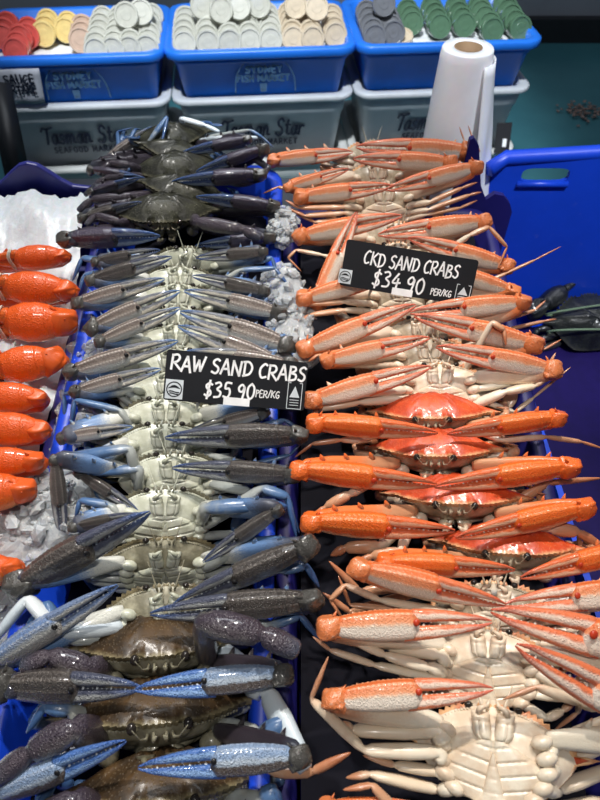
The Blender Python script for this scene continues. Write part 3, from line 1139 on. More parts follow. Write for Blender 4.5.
# ------------------------------------------------------------------ bins behind
yaw = math.radians(4.8)
ROW = Vector((math.cos(yaw), math.sin(yaw), 0)); BACK = Vector((-math.sin(yaw), math.cos(yaw), 0))
RYAW = Matrix.Rotation(yaw, 3, 'Z')
O_ROW = Vector((-.326, 1.610, 0))      # between the first and second bins, at the front of the rims
GZ = CAM.z - .716                       # grey rim
BZ = CAM.z - .600                       # blue rim
side_words = ('leftmost', 'middle', 'rightmost')
front_words = {0: 'under the bin of red and clear pots', 1: 'under the bin of clear and beige pots', 2: 'under the bin of green pots'}
for i in range(3):
    cx = -.23 + .465 * i
    base = O_ROW + ROW * cx + BACK * .17
    # lower grey tub
    for lvl in (0, 1):
        z0 = (GZ - .167 - .262) if lvl == 0 else GZ - .196
        h = .262 if lvl == 0 else .196
        t = empty('fish_tub', (base.x, base.y, max(z0, 0.001)), RYAW)
        mat = M['greytub'] if lvl else M['whitetub']
        tag(t, ('grey tub with dark script lettering, ' if lvl else 'pale tub lowest of its stack, ') + front_words[i], 'tub', 'stacked grey tubs behind the crabs')
        tub_mb(.43, .32, h, .028).build('shell', mat, t)
        if lvl == 1:
            # slanted front: y = -.16 + taper at the base, -.16 + .1*taper below the rim
            def fn(x, y, h=h):
                tt = y / h
                return Vector((x, -.16 + .028 * max(.12, 1 - .97 * tt) - .0025, y))
            mb = MB()
            write(mb, ['sT', 'sa', 'ss', 'sm', 'sa', 'sn', ' ', 'sS', 'st', 'sa', 'sr'], -.112, .086, .214, .046, .0065, fn, gap=.10, slant=.10)
            mb.build('brand_lettering', M['ink'], t)
            mb = MB()
            write(mb, list('SEAFOOD MARKET'), -.092, .060, .178, .0150, .0036, fn, gap=.26)
            mb.build('market_lettering', M['ink'], t)
    z0 = GZ - .012
    t = empty('blue_bin', (base.x - .004 * (i - 1), base.y - .012, z0), RYAW)
    tag(t, ('blue plastic bin of red, yellow and clear pots, at the left' , 'blue plastic bin of clear and beige pots, in the middle', 'blue plastic bin of grey and green pots, behind the paper roll')[i], 'bin', 'blue bins of pots')
    h = BZ - z0
    tub_mb(.435, .315, h, .022, lip=.014, liph=.020).build('shell', M['blue'], t)
    if i < 2:
        def fb(x, y, h=h):
            return Vector((x, -.1575 + .022 * max(.15, 1 - 1.0 * y / h) - .0030, y))
        mb = MB()
        write(mb, list('SYDNEY'), -.040, .070, .090, .016, .0048, fb, gap=.16)
        write(mb, list('FISH MARKET'), -.062, .048, .130, .015, .0045, fb, gap=.16)
        for s in (-1, 1):
            pts = [fb(.006 + s * (.075 - .03 * t_ ** 3), .020 + .078 * t_) for t_ in np.linspace(0, 1, 10)]
            mb.grid([pts, [p + Vector((.003, 0, 0)) for p in pts]])
        mb.grid([[fb(-.005, .020), fb(-.006, .042)], [fb(.010, .020), fb(.012, .042)]])
        mb.build('faded_emblem', M['faded_yellow'], t)
    # ice inside
    rnd = random.Random(40 + i)
    mb = MB()
    rows = []
    for a in range(26):
        rows.append([(-.185 + .37 * a / 25, -.125 + .25 * c / 15, h - .034 + .006 * rnd.random()) for c in range(16)])
    mb.grid(rows)
    ic = mb.build('crushed_ice', plain('bin_ice', (.80, .82, .84), .4), None)
    ic.matrix_basis = Matrix.Translation((base.x - .004 * (i - 1), base.y - .012, z0)) @ RYAW.to_4x4()
    tag(ic, 'white crushed ice under the pots ' + ('in the left blue bin', 'in the middle blue bin', 'in the right blue bin')[i], 'ice', None, 'stuff')

# handwritten paper tag taped to the first blue bin
q = [at_z(2, 75, BZ - .03), at_z(41, 72, BZ - .03)]
pt = empty('paper_tag', O_ROW + ROW * (-.355) + BACK * (-.012) + Vector((0, 0, GZ + .052)), RYAW)
tag(pt, 'crumpled paper tag with black handwriting on the left blue bin', 'tag')
mb = MB()
rows = []
for a in range(9):
    rows.append([(-.055 + .112 * a / 8 + .012 * c / 5, -.0022 - .0020 * math.sin(a * 1.3) * (1 - c / 5) - .008 * c / 5, -.040 + .085 * c / 5) for c in range(6)])
mb.grid(rows)
po = mb.build('sheet', M['paper'], pt)
sol = po.modifiers.new('t', 'SOLIDIFY'); sol.thickness = .0008
mb = MB()
ft = lambda x, y: Vector((x, -.0078 - .010 * (y + .04) / .085, y))
write(mb, list('SAUCE'), -.020, .014, .070, .020, .0042, ft, .10, 3, slant=.1)
write(mb, list('TARTARE'), -.034, -.012, .082, .020, .0042, ft, .10, 5, slant=.1)
mb.build('handwriting', M['ink'], pt)

# pots of sauce lying in rows
POT = {}
def pot_meshes(r=.0275, ln=.036):
    mb = MB()
    prof = [(r * .80, ln), (r * .82, ln * .98), (r * .97, .004), (r * .97, 0)]
    mb.grid([[(rr * math.cos(2 * PI * k / 24), rr * math.sin(2 * PI * k / 24), -z) for k in range(24)] for rr, z in prof], None, True, flip=False)
    mb.f.append(tuple(range(24))[::-1]); mb.m.append(0)
    body = mb.mesh('pot_body')
    body.materials.append(None)
    mb = MB()
    prof = [(r * .97, -.006), (r * 1.05, -.006), (r * 1.06, .001), (r * 1.0, .0040), (r * .86, .0040), (r * .83, .0010), (r * .45, .0010), (r * .42, .0018), (.001, .0018)]
    mb.grid([[(rr * math.cos(2 * PI * k / 28), rr * math.sin(2 * PI * k / 28), z) for k in range(28)] for rr, z in prof], None, True)
    lid = mb.mesh('pot_lid', (), False)
    lid.materials.append(None)
    return body, lid
POT['b'], POT['l'] = pot_meshes()


def potmat(n, c, rough=.25, tr=0.0):
    m = NT(n)
    nn = m.noise(60, 3)
    m.color(m.mix(m.rng(nn, .35, .65), tuple(x * .90 for x in c), c))
    m.set(Roughness=rough)
    m.b.inputs['Transmission Weight'].default_value = tr
    m.b.inputs['Coat Weight'].default_value = .5
    return m.mat


PC = {'red': (potmat('pot_red', (.50, .035, .03)), potmat('lid_red', (.62, .09, .075))),
      'yellow': (potmat('pot_yellow', (.68, .52, .20)), potmat('lid_yellow', (.78, .60, .24))),
      'beige': (potmat('pot_beige', (.52, .42, .30)), potmat('lid_beige', (.62, .52, .38))),
      'peach': (potmat('pot_peach', (.50, .30, .20)), potmat('lid_peach', (.58, .42, .32))),
      'clear': (potmat('pot_clear', (.70, .72, .62), .15, .3), potmat('lid_clear', (.76, .76, .67), .18, .3)),
      'grey': (potmat('pot_dark', (.035, .035, .045)), potmat('lid_grey', (.20, .21, .23), .2, .2)),
      'green': (potmat('pot_green', (.035, .10, .055)), potmat('lid_green', (.10, .20, .12), .2, .15))}
ordw = ['front', 'second', 'third', 'fourth', 'fifth', 'sixth']
binw = ['left', 'middle', 'right']
rnd = random.Random(12)
POTROWS = [
    # colour, pixel of the front lid, count, bin, row phrase
    ('red', 15, 51, 3, 0, 'nearest red row'), ('red', 27, 36, 2, 0, 'red row beside the yellow pots'), ('red', 2, 37, 3, 0, 'red row cut by the picture edge'),
    ('yellow', 44, 34, 3, 0, 'bright yellow row'), ('yellow', 66, 30, 2, 0, 'dull yellow row'), ('peach', 80, 40, 3, 0, 'peach row beside the clear pots'),
    ('clear', 95, 51, 6, 0, 'clear row next to the peach pots'), ('clear', 113, 50, 6, 0, 'second clear row'), ('clear', 130, 49, 6, 0, 'third clear row'), ('clear', 147, 48, 6, 0, 'clear row against the right wall'),
    ('clear', 184, 44, 5, 1, 'clear row against the left wall'), ('clear', 207, 43, 5, 1, 'second clear row from the left'), ('clear', 229, 42, 5, 1, 'third clear row from the left'), ('clear', 250, 41, 5, 1, 'fourth clear row from the left'), ('clear', 271, 40, 5, 1, 'clear row next to the beige pots'),
    ('beige', 293, 39, 5, 1, 'beige row next to the clear pots'), ('beige', 312, 39, 5, 1, 'middle beige row'), ('beige', 336, 35, 4, 1, 'beige row against the right wall'),
    ('grey', 375, 37, 5, 2, 'dark grey row against the left wall'), ('grey', 393, 33, 4, 2, 'second dark grey row'),
    ('green', 413, 23, 3, 2, 'first green row from the left'), ('green', 440, 26, 4, 2, 'second green row from the left'), ('green', 465, 25, 4, 2, 'third green row from the left'), ('green', 493, 30, 5, 2, 'fourth green row from the left'), ('green', 520, 28, 5, 2, 'green row against the right wall'),
]
UPPER = [('clear', 202, 6, 1), ('clear', 221, 10, 1), ('clear', 239, 7, 1), ('clear', 259, 5, 1), ('beige', 296, 6, 1), ('beige', 317, 8, 1), ('grey', 384, 4, 2), ('clear', 126, 15, 0), ('clear', 141, 12, 0)]
lab_up = {202: 'clear pot lying on top of the row, leftmost in the middle blue bin', 221: 'clear pot lying on top, second from the left in the middle bin', 239: 'clear pot lying on top, third from the left in the middle bin',
          259: 'clear pot lying on top, next to the beige ones in the middle bin', 296: 'beige pot lying on top, beside the clear ones in the middle bin', 317: 'beige pot lying on top at the right of the middle bin',
          384: 'pale lidded pot lying on the dark grey pots in the right bin', 126: 'clear pot lying on top, left of two in the left bin', 141: 'clear pot lying on top, right of two in the left bin'}


def put_pot(colr, p, label, group, tilt=.42, grp=True):
    v = (Vector((0, 0, 1)) * math.sin(tilt) - BACK * math.cos(tilt)).normalized()
    z = v; x = ROW; x = (x - z * x.dot(z)).normalized(); y = z.cross(x)
    rt = Matrix((x, y, z)).transposed() @ Matrix.Rotation(rnd.uniform(-.1, .1), 3, 'X') @ Matrix.Rotation(rnd.uniform(-.1, .1), 3, 'Y')
    e = empty('sauce_pot', p, rt)
    tag(e, label, 'pot', group)
    o = link('pot_body', POT['b'], e); override(o, [PC[colr][0]])
    o = link('lid', POT['l'], e); override(o, [PC[colr][1]])
    return e


for colr, px, py, cnt, bi, ph in POTROWS:
    p0 = at_z(px, py, BZ + .002)
    for k in range(cnt):
        p = p0 + BACK * (.036 * k) + Vector((rnd.uniform(-.002, .002), 0, .002 * k))
        nm = {'peach': 'peach', 'grey': 'dark grey'}.get(colr, colr)
        put_pot(colr, p, f'{ordw[k]} {nm} pot of the {ph}, {binw[bi]} blue bin', f'{nm} sauce pots in the {binw[bi]} bin')
for colr, px, py, bi in UPPER:
    put_pot(colr, at_z(px, py, BZ + .052), lab_up[px], 'pots lying on top of the rows', .5)
p = at_z(402, 36, BZ - .012)
e = put_pot('beige', p, 'beige pot lying flat in front of the green pots', 'pots lying on top of the rows', 1.35)

# black post at far left
mb = MB()
a, c = at(-2, 84, 1.46), at(18, 178, 1.50)
mb.tube([a, c], [.028, .028], 4, up=(1, .3, 0), squash=.6)
mb.build('frame_post', M['black'])
tag(bpy.data.objects['frame_post'], 'black slanted post at the far left beside the grey tub', 'post')
# black tag hanging at the lower right tub
p = at(503, 138, 1.715)
t = empty('price_tag', p, RYAW @ Matrix.Rotation(math.radians(-20), 3, 'X'))
tag(t, 'small black price tag hanging on the pale tub at right', 'tag')
mb = MB(); mb.box((0, 0, 0), (.040, .003, .076)); mb.build('card', M['black'], t, False)
mb = MB(); mb.box((.004, -.003, -.012), (.010, .002, .020)); mb.build('white_mark', M['bagwhite'], t, False)

# scrap of shell bits on the teal floor
mb = MB()
rnd = random.Random(5)
c0 = at_z(583, 113, .006)
for k in range(90):
    mb.ball(c0 + Vector((rnd.gauss(0, .04), rnd.gauss(0, .035), rnd.uniform(0, .014))), (rnd.uniform(.004, .012), rnd.uniform(.003, .008), .003), 6, 4, rot=Matrix.Rotation(rnd.uniform(0, 3), 3, 'Z'))
tag(mb.build('shell_scraps', plain('scraps', (.22, .15, .13), .6, var=.5, scale=50)), 'small heap of brown shell scraps on the teal floor', 'scraps', None, 'stuff')

# ------------------------------------------------------------------ roll of bags
top = at(465, 49, 1.0)
t = empty('bag_roll', Vector((top.x, 1.05, .5155)))
tag(t, 'upright white roll of plastic bags behind the cooked crabs', 'roll')
mb = MB()
L = []
for rr, z in ((.060, 0), (.0595, .03), (.0555, .13), (.0475, .245), (.0460, .2575), (.0445, .26), (.022, .26), (.0205, .2585), (.0205, .02)):
    rr *= .86 if rr > .03 else 1
    L.append([(rr * math.cos(2 * PI * k / 48) * (1 + .012 * math.sin(3 * 2 * PI * k / 48 + z * 20)), rr * math.sin(2 * PI * k / 48), z) for k in range(48)])
mb.grid(L, None, True)
mb.build('roll', M['bagwhite'], t)
mb = MB()
mb.grid([[(rr * math.cos(2 * PI * k / 32), rr * math.sin(2 * PI * k / 32), z) for k in range(32)] for rr, z in ((.0215, .02), (.0215, .2605), (.0185, .2605), (.0185, .02))], None, True)
mb.build('card_core', M['card'], t)
mb = MB()
rows = []
for i in range(22):
    s = i / 21
    z = .245 - .335 * s
    row = []
    for j in range(12):
        u = j / 11
        rr = .88 * float(np.interp(z, [0, .13, .26], [.0605, .056, .0465])) + .002 + .012 * s * (1 - u) + .006 * math.sin(u * 7 + s * 3) * s
        th = math.radians(-62 + 74 * u * (.72 + .28 * (1 - s)))
        ex = .034 * s * (.3 + .7 * u)
        row.append((rr * math.cos(th) + ex, rr * math.sin(th) - .012 * s, z - .010 * (1 - u) * s))
    rows.append(row)
mb.grid(rows)
so = mb.build('loose_bag', M['bagwhite'], t)
sol = so.modifiers.new('t', 'SOLIDIFY'); sol.thickness = .0012

# ------------------------------------------------------------------ crates of the display
TH = math.atan(SLOPE)
RT = Matrix.Rotation(TH, 3, 'X')


def crate(label, x0, x1, y0, y1, drop, h, mat, taper=.012, shade_depth=0):
    yc = (y0 + y1) / 2
    zr = CAM.z - PILE0 - drop + SLOPE * yc
    up = RT @ Vector((0, 0, 1))
    base = Vector(((x0 + x1) / 2, yc, zr)) - up * h
    t = empty('crab_crate', base, RT)
    tag(t, label, 'crate', 'blue crates of the crab display')
    tub_mb(x1 - x0 - .012, (y1 - y0) / math.cos(TH), h, taper, .009, .009, .012, .04, False).build('shell', mat, t)
    if shade_depth:
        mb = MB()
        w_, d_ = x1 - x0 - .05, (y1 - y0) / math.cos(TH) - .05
        mb.grid([[(-w_ / 2 + w_ * a / 20, -d_ / 2 + d_ * c_ / 60, h - shade_depth + .004 * ((a + c_) % 2)) for c_ in range(61)] for a in range(21)])
        mb.grid([[(-w_ / 2 + w_ * a / 20, -d_ / 2 + d_ * c_ / 60, h - shade_depth - .006) for c_ in range(61)] for a in range(21)])
        mb.build('added_dark_sheet', M['mat'], t)  # added sheet, no real mat: shade under the crabs as near-black colour
    return t


crate('deep blue crate holding the blue raw sand crabs', -.288, -.030, -.12, .935, .018, .13, M['blue_crate'], shade_depth=.076)
crate('navy crate holding the orange cooked sand crabs', -.024, .312, -.12, .925, .085, .12, M['navy'], shade_depth=.030)
t = crate('violet blue crate of ice and mud crabs at the left', -.66, -.302, -.12, .90, .055, .12, M['violet'])
# its tall humped back panel
mb = MB()
prof = [(-110, 190), (-60, 186), (-20, 185), (0, 182), (10, 172), (18, 165), (26, 163), (36, 165), (48, 172), (60, 180), (72, 186), (88, 188), (104, 188)]
front, backr = [], []
Yp = .905
for px, py in prof:
    k = (400 - py) / FPX
    d = Yp / (CP + k * SP)
    front.append(at(px, py, d))
base = [Vector((p.x, p.y, .46)) for p in front]
f2 = [p + Vector((0, .010, 0)) for p in front]; b2 = [p + Vector((0, .010, 0)) for p in base]
mb.grid([base, front, f2, b2])
inv = t.matrix_basis.inverted()
mb.v = [tuple(inv @ Vector(p)) for p in mb.v]
bevel(mb.build('back_panel', M['violet'], t, False), .003)
# navy corner panel of the cooked crate
crk = [o for o in bpy.data.objects if o.get('label', '').startswith('navy crate')][0]
mb = MB()
prof = [(455, 186), (464, 165), (470, 140), (474, 138), (479, 146), (481, 186), (486, 200), (495, 194), (504, 196), (510, 204), (512, 212)]
Yp = .928
front = []
for px, py in prof:
    k = (400 - py) / FPX
    front.append(at(px, py, Yp / (CP + k * SP)))
base = [Vector((p.x, p.y, .48)) for p in front]
f2 = [p + Vector((0, .010, 0)) for p in front]; b2 = [p + Vector((0, .010, 0)) for p in base]
mb.grid([base, front, f2, b2])
inv = crk.matrix_basis.inverted()
mb.v = [tuple(inv @ Vector(p)) for p in mb.v]
mb.build('back_panel', M['navy'], crk, False)

# deep bright blue tub on the right with a hand slot in its back wall
t = empty('hand_tub', Vector((.62, .60, m_top + .001)))
tag(t, 'bright blue deep tub with a hand slot at the right', 'tub')
zt, hw = .41, .285
mb = MB()
# back wall as a frame around the slot (outer front face, at local y=.42)
def wallpanel(xs, zs, hole, y0, th):
    for i in range(len(xs) - 1):
        for j in range(len(zs) - 1):
            if (i, j) in hole:
                continue
            mb.box(((xs[i] + xs[i + 1]) / 2, y0, (zs[j] + zs[j + 1]) / 2), (xs[i + 1] - xs[i], th, zs[j + 1] - zs[j]))
pl = lambda px, py: at(px, py, 1.035 / (CP + (400 - py) / FPX * SP)) - Vector((.62, .60, m_top + .001))
A, B_, C_, D_ = pl(523, 167), pl(571, 167), pl(523, 181), pl(490, 160)
TOPZ = pl(545, 157).z
# rounded slot cut by polygon ring
slot = []
cx_, cz_ = (A.x + B_.x) / 2, (A.z + C_.z) / 2
sw, sh = (B_.x - A.x) / 2, (A.z - C_.z) / 2
N = 40
inner, outer = [], []
for k in range(N):
    a = 2 * PI * k / N
    c_, s_ = math.cos(a), math.sin(a)
    inner.append((cx_ + sw * math.copysign(abs(c_) ** .45, c_), cz_ + sh * math.copysign(abs(s_) ** .6, s_)))
    ow, oh = sw + .03, sh + .012
    q = max(abs(c_), abs(s_))
    outer.append((cx_ + ow * c_ / q, cz_ + oh * s_ / q))
yb = .435
for y_, fl in ((yb - .004, False), (yb + .004, True)):
    mb.grid([[(x, y_, z) for x, z in outer], [(x, y_, z) for x, z in inner]], None, True, flip=not fl)
mb.grid([[(x, yb - .004, z) for x, z in inner], [(x, yb + .004, z) for x, z in inner]], None, True)
ox0, ox1, oz0, oz1 = cx_ - sw - .03, cx_ + sw + .03, cz_ - sh - .012, cz_ + sh + .012
mb.box(((-hw + ox0) / 2, yb, (0 + TOPZ) / 2), (ox0 + hw, .008, TOPZ))
mb.box(((hw + ox1) / 2, yb, (0 + TOPZ) / 2), (hw - ox1, .008, TOPZ))
mb.box((cx_, yb, oz0 / 2), (ox1 - ox0, .008, oz0))
mb.box((cx_, yb, (TOPZ + oz1) / 2), (ox1 - ox0, .008, TOPZ - oz1))
mb.box((-hw, -.12, .12), (.008, 1.12, .24)); mb.box((hw, -.12, TOPZ / 2), (.008, 1.12, TOPZ))
mb.box((0, -.68, TOPZ / 2), (2 * hw, .008, TOPZ)); mb.box((0, -.12, .004), (2 * hw, 1.12, .008))
mb.build('shell', M['blue_crate'], t, False)
mb = MB()
mb.tube([(-hw - .012, yb - .02, TOPZ - .012), (-hw + .02, yb + .004, TOPZ - .004), (-.1, yb + .008, TOPZ + .004), (.1, yb + .008, TOPZ + .004), (hw, yb + .004, TOPZ)], .013, 12)
mb.build('rim', M['blue_crate'], t)
mb = MB()
mb.tube([(A.x - .004, yb - .004, C_.z - .004), (B_.x + .002, yb - .004, C_.z - .004)], .006, 8)
mb.build('slot_lip', M['blue_crate'], t)
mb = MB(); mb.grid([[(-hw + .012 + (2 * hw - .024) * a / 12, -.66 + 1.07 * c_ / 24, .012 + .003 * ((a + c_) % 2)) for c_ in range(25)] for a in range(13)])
mb.build('added_dark_sheet', M['tub_navy'], t)  # added sheet, no real mat: gives the tub floor its dark navy tone

# ------------------------------------------------------------------ ice
m = NT('ice')
n = m.noise(90, 4)
m.color(m.mix(m.rng(n, .3, .7), (.74, .78, .82), (.92, .94, .95)))
m.set(Roughness=.08)
m.b.inputs['Transmission Weight'].default_value = .6
m.b.inputs['IOR'].default_value = 1.31
m.b.inputs['Subsurface Weight'].default_value = .3
m.b.inputs['Subsurface Radius'].default_value = (.008, .009, .01)
m.bump(n, .4, .004)
M['ice'] = m.mat
M['ice_snow'] = plain('ice_snow', (.72, .75, .78), .35, var=.05, scale=120, bump=.5, Subsurface_Weight=.15)


def ice_heap(label, blobs, mat, n, size, seed):
    """Lumps of crushed ice heaped in an ellipsoid about each blob (centre, radii)."""
    rnd = random.Random(seed)
    mb = MB()
    for c, (rx, ry, rz) in blobs:
        mb.ball(c, (rx * .9, ry * .9, rz * .75), 18, 10, noise=.10, rnd=rnd)
        for k in range(int(n * .45)):
            while True:
                u = Vector((rnd.uniform(-1, 1), rnd.uniform(-1, 1), rnd.uniform(-.4, 1)))
                if .25 < u.length < 1: break
            u = u.normalized() * rnd.uniform(.75, 1.02)
            p = c + Vector((u.x * rx, u.y * ry, u.z * rz))
            s = size * rnd.choice((.6, .8, 1.0, 1.3, 1.7))
            rot = Matrix.Rotation(rnd.uniform(0, 6), 3, 'X') @ Matrix.Rotation(rnd.uniform(0, 6), 3, 'Z')
            mb.ball(p, (s, s * rnd.uniform(.5, .9), s * rnd.uniform(.4, .8)), 6, 4, rot=rot, noise=.25, rnd=rnd)
    o = mb.build('crushed_ice', mat, None, False)
    tag(o, label, 'ice', None, 'stuff')
    return o


def hp(px, py, lift=0.0):
    return at(px, py, depth_at(py) - lift)


ice_heap('clump of clear crushed ice at the left beside the raw crab crate', [(hp(48, 520, -.03), (.060, .050, .035)), (hp(30, 540, -.03), (.045, .045, .03)), (hp(62, 495, -.035), (.04, .045, .03)), (hp(5, 615, -.04), (.03, .05, .03))], M['ice'], 260, .0060, 1)
ice_heap('clump of crushed ice between the raw and cooked crabs', [(hp(283, 292, -.02), (.030, .045, .028)), (hp(290, 330, -.02), (.035, .055, .028)), (hp(283, 228, -.01), (.022, .04, .025)), (hp(300, 352, -.02), (.03, .03, .02))], M['ice'], 180, .0055, 2)
ice_heap('crushed ice along the left inside edge of the raw crab crate', [(hp(93, 350, -.045), (.028, .05, .02)), (hp(88, 385, -.045), (.03, .05, .02)), (hp(80, 420, -.05), (.03, .04, .02)), (hp(66, 470, -.055), (.02, .04, .02))], M['ice'], 150, .0055, 3)
# snowy bed at the back of the left crate, and under the mud crabs
rnd = random.Random(8)
mb = MB()
rows = []
for i in range(60):
    x = -.655 + .335 * i / 59
    row = []
    for j in range(110):
        y = -.10 + .985 * j / 109
        z = CAM.z - PILE0 + SLOPE * y - .062
        z += .050 * min(1, max(0, (y - .70) / .12)) * (1 - .3 * max(0, (y - .84) / .05))
        z += .006 * math.sin(x * 60 + y * 30) + rnd.uniform(-.004, .004)
        row.append((x, y, z))
    rows.append(row)
mb.grid(rows)
tag(mb.build('ice_bed', M['ice_snow'], None, True), 'snowy white ice filling the left crate under the mud crabs', 'ice', None, 'stuff')

# ------------------------------------------------------------------ mud crabs at the left (only their right claws reach the picture)
def mud_crab(label, group, wx, wy, tx, ty, look, band=True, body=(-95, 0), thick=1.0, dd=0.0, rho=35, body_phi=-100, leg_right=True, offs=.02):
    lk = dict(shell='c_shell', face='c_face', belly='c_belly', claw='m_claw', leg='m_leg', arm='m_leg', wrist='m_leg', dot='c_dot', tooth='tooth_c') if look == 'cooked' else \
        dict(shell='m_shell_dark', face='m_shell_dark', belly='m_shell_dark', claw='m_claw_dark', leg='m_leg_dark', arm='m_leg_dark', wrist='m_leg_dark', dot='r_dot', tooth='tooth_r')
    rnd = random.Random(int(wx * 7 + wy))
    d = depth_at(wy) + dd
    P = at(body[0], wy + body[1], d + .02)
    v, w = view_frame(P)
    ph = math.radians(body_phi)
    fwd = w * math.cos(ph) - v * math.sin(ph)
    dors = -(v * math.cos(ph) + w * math.sin(ph))
    rot = Matrix((fwd.cross(dors), fwd, dors)).transposed()
    root = empty('mud_crab', P, rot)
    tag(root, label, 'crab', group)
    inv = root.matrix_basis.inverted()
    for nm, key, mat in (('carapace', 'carapace', 'shell'), ('underside', 'face', 'face')):
        o = link(nm, ME[key], root, Matrix.Diagonal((1.05, 1.3, 1.4, 1)))
        override(o, [M[lk[mat]]])
    base, tip = at(wx, wy, d - offs), at(tx, ty, d - offs - .005)
    sh = P + rot @ Vector((-.045, .02, -.01))
    c = add_claw(root, inv, base, tip, math.radians(rho), lk, sh, fat=True, thick=thick)
    if band:
        # rubber band round claw and finger
        L_ = 1.0
        mb = MB()
        for x0, r in ((.62, .205), (.645, .20)):
            pts = [(x0 + .012 * math.sin(3 * a), .74 * r * math.cos(a) * thick, r * math.sin(a) * .95 + .008) for a in np.linspace(0, 2 * PI, 33)]
            mb.tube(pts, .011, 6, up=(1, 0, 0), cap=False)
        mb.build('band', M['band' if band == 1 else 'band_pale'], c)
    for i in range(3):
        y0 = .002 - .012 * i
        pts = [Vector((-.045, y0, -.015)), Vector((-.085, y0 - .006, -.016)), Vector((-.100, y0 - .012, -.012)), Vector((-.098, y0 - .035, -.004)), Vector((-.09, y0 - .055, 0))]
        leg_mb(pts, .007, rnd).build('leg', M[lk['leg']], root)
    return root


MG = 'cooked mud crabs stacked in the left crate'
for k, (a) in enumerate([
    ('cooked mud crab claw at the back of the left stack, small and dull red, banded', 62, 256, -16, 262, 2, .74, 'x'),
    ('cooked mud crab with bright orange claw, second from the back of the left stack', 66, 290, -36, 286, 2, .76, 'x'),
    ('cooked mud crab with the roundest full orange claw, third from the back on the left', 64, 322, -32, 324, 2, .96, 'x'),
    ('cooked mud crab with broad orange claw and dark band, fourth from the back', 54, 360, -36, 374, 1, .92, 'x'),
    ('cooked mud crab with smooth narrow orange claw, fifth from the back on the left', 38, 398, -55, 397, 0, .76, 'x'),
    ('cooked mud crab with deep orange claw, sixth from the back on the left', 40, 430, -58, 428, 0, .80, 'x'),
    ('cooked mud crab with red orange claw, just behind the last claw above the ice clump', 33, 461, -60, 463, 0, .72, 'x'),
    ('cooked mud crab with dark orange claw touching the left ice clump', 24, 490, -70, 498, 0, .95, 'x'),
    ('cooked mud crab nearest the camera, orange claw below the ice clump at far left', 12, 568, -80, 572, 0, .82, 'x'),
]):
    lab, wx, wy, tx, ty, band, th, _ = a
    mud_crab(lab, MG, wx, wy, tx, ty, 'cooked', band, thick=th)
# dark live mud crabs tied with string in the bright blue tub
def dark_crab(label, px, py, sz, yawd):
    p = at_z(px, py, m_top + .06)
    rot = Matrix.Rotation(math.radians(yawd), 3, 'Z') @ Matrix.Rotation(math.radians(38), 3, 'X')
    root = empty('live_mud_crab', p, rot)
    tag(root, label, 'crab', 'dark tied mud crabs in the bright blue tub')
    D = Matrix.Diagonal((sz, sz * 1.25, sz * 1.5, 1))
    for nm, key in (('carapace', 'carapace'), ('underside', 'face')):
        o = link(nm, ME[key], root, D); override(o, [M['m_shell_dark']])
    rnd = random.Random(px)
    for s in (1, -1):
        base = Vector((s * .075, .030, -.008)) * sz; tip = Vector((s * .004, .068, -.006)) * sz
        cm = axis_matrix(base, tip - base, Vector((0, .3, 1)), (tip - base).length)
        c = link('claw', ME['fatpalm'], root, cm); override(c, [M['m_claw_dark'], M['tooth_r']])
        f = link('movable_finger', ME['fatmov'], c); override(f, [M['m_claw_dark'], M['tooth_r']])
        wr = link('wrist', ME['wrist'], c, Matrix.Translation((-.08, 0, 0)) @ Matrix.Scale(.36, 4)); override(wr, [M['m_claw_dark']])
        for i in range(3):
            pts = [Vector((s * .045, .0 - .013 * i, -.015)), Vector((s * .080, -.004 - .015 * i, -.01)), Vector((s * .088, -.012 - .015 * i, -.012)), Vector((s * .070, -.03 - .012 * i, -.02))]
            leg_mb([q * sz for q in pts], .008 * sz, rnd).build('leg', M['m_leg_dark'], root)
    mb = MB()
    for y, tl in ((.020, .004), (-.016, -.006)):
        pts = [(sz * .071 * math.cos(a), sz * (y + tl * math.cos(a)), sz * (.002 + .026 * math.sin(a))) for a in np.linspace(0, 2 * PI, 41)]
        mb.tube(pts, .0022, 6, up=(0, 1, 0), cap=False)
    mb.build('string', M['string'], root)
dark_crab('live black mud crab tied with green string, whole body seen in the bright blue tub', 592, 322, 1.35, 6)
dark_crab('live black mud crab at the back of the bright blue tub, left of the others', 568, 285, .62, -35)
dark_crab('live black mud crab cut by the right edge, behind the tied one', 606, 275, .8, 20)

# ------------------------------------------------------------------ cooked sand crabs, back to front
CG = 'cooked sand crabs in the right stack'
def C(label, *a, **k):
    return make_crab('cooked_sand_crab', 'crab', CG, label, *a, **k)

C('cooked sand crab topmost of the right stack, just in front of the bag roll', 'pale', 372, 144, -8, L=(275, 161, 353, 152), R=(466, 152, 356, 147), seed=1, scale=.9, dd=.02,
  legs={'R0': ([(440, 160), (460, 152), (464, 140), (459, 126)], dict(r=.004)), 'R1': ([(445, 165), (468, 155), (473, 140), (468, 125)], dict(r=.004))})
C('cooked sand crab second from the top, pale belly between three stacked claws', 'pale', 378, 166, -6, L=(290, 187, 349, 169), R=(448, 163, 353, 159), seed=2, scale=.9,
  legs={'L1': ([(330, 190), (292, 190), (278, 187), (262, 194)], dict(r=.0055, off=.03))})
C('cooked sand crab third from the top, legs sweeping down from its white belly', 'pale', 384, 187, -4, L=(303, 197, 393, 186), R=(474, 168, 386, 190), seed=3,
  legs={'R0': ([(430, 202), (462, 188), (478, 182)], dict(r=.006, off=.03)), 'R1': ([(428, 210), (470, 195), (482, 192)], dict(r=.006, off=.03)), 'R2': ([(425, 215), (460, 208), (478, 200)], dict(r=.0055, off=.025)),
        'L0': ([(345, 207), (300, 208), (285, 200)], dict(r=.006, off=.03)), 'L1': ([(345, 213), (305, 216), (288, 208)], dict(r=.006, off=.028)), 'L2': ([(350, 220), (315, 222), (296, 214)], dict(r=.0055, off=.025))})
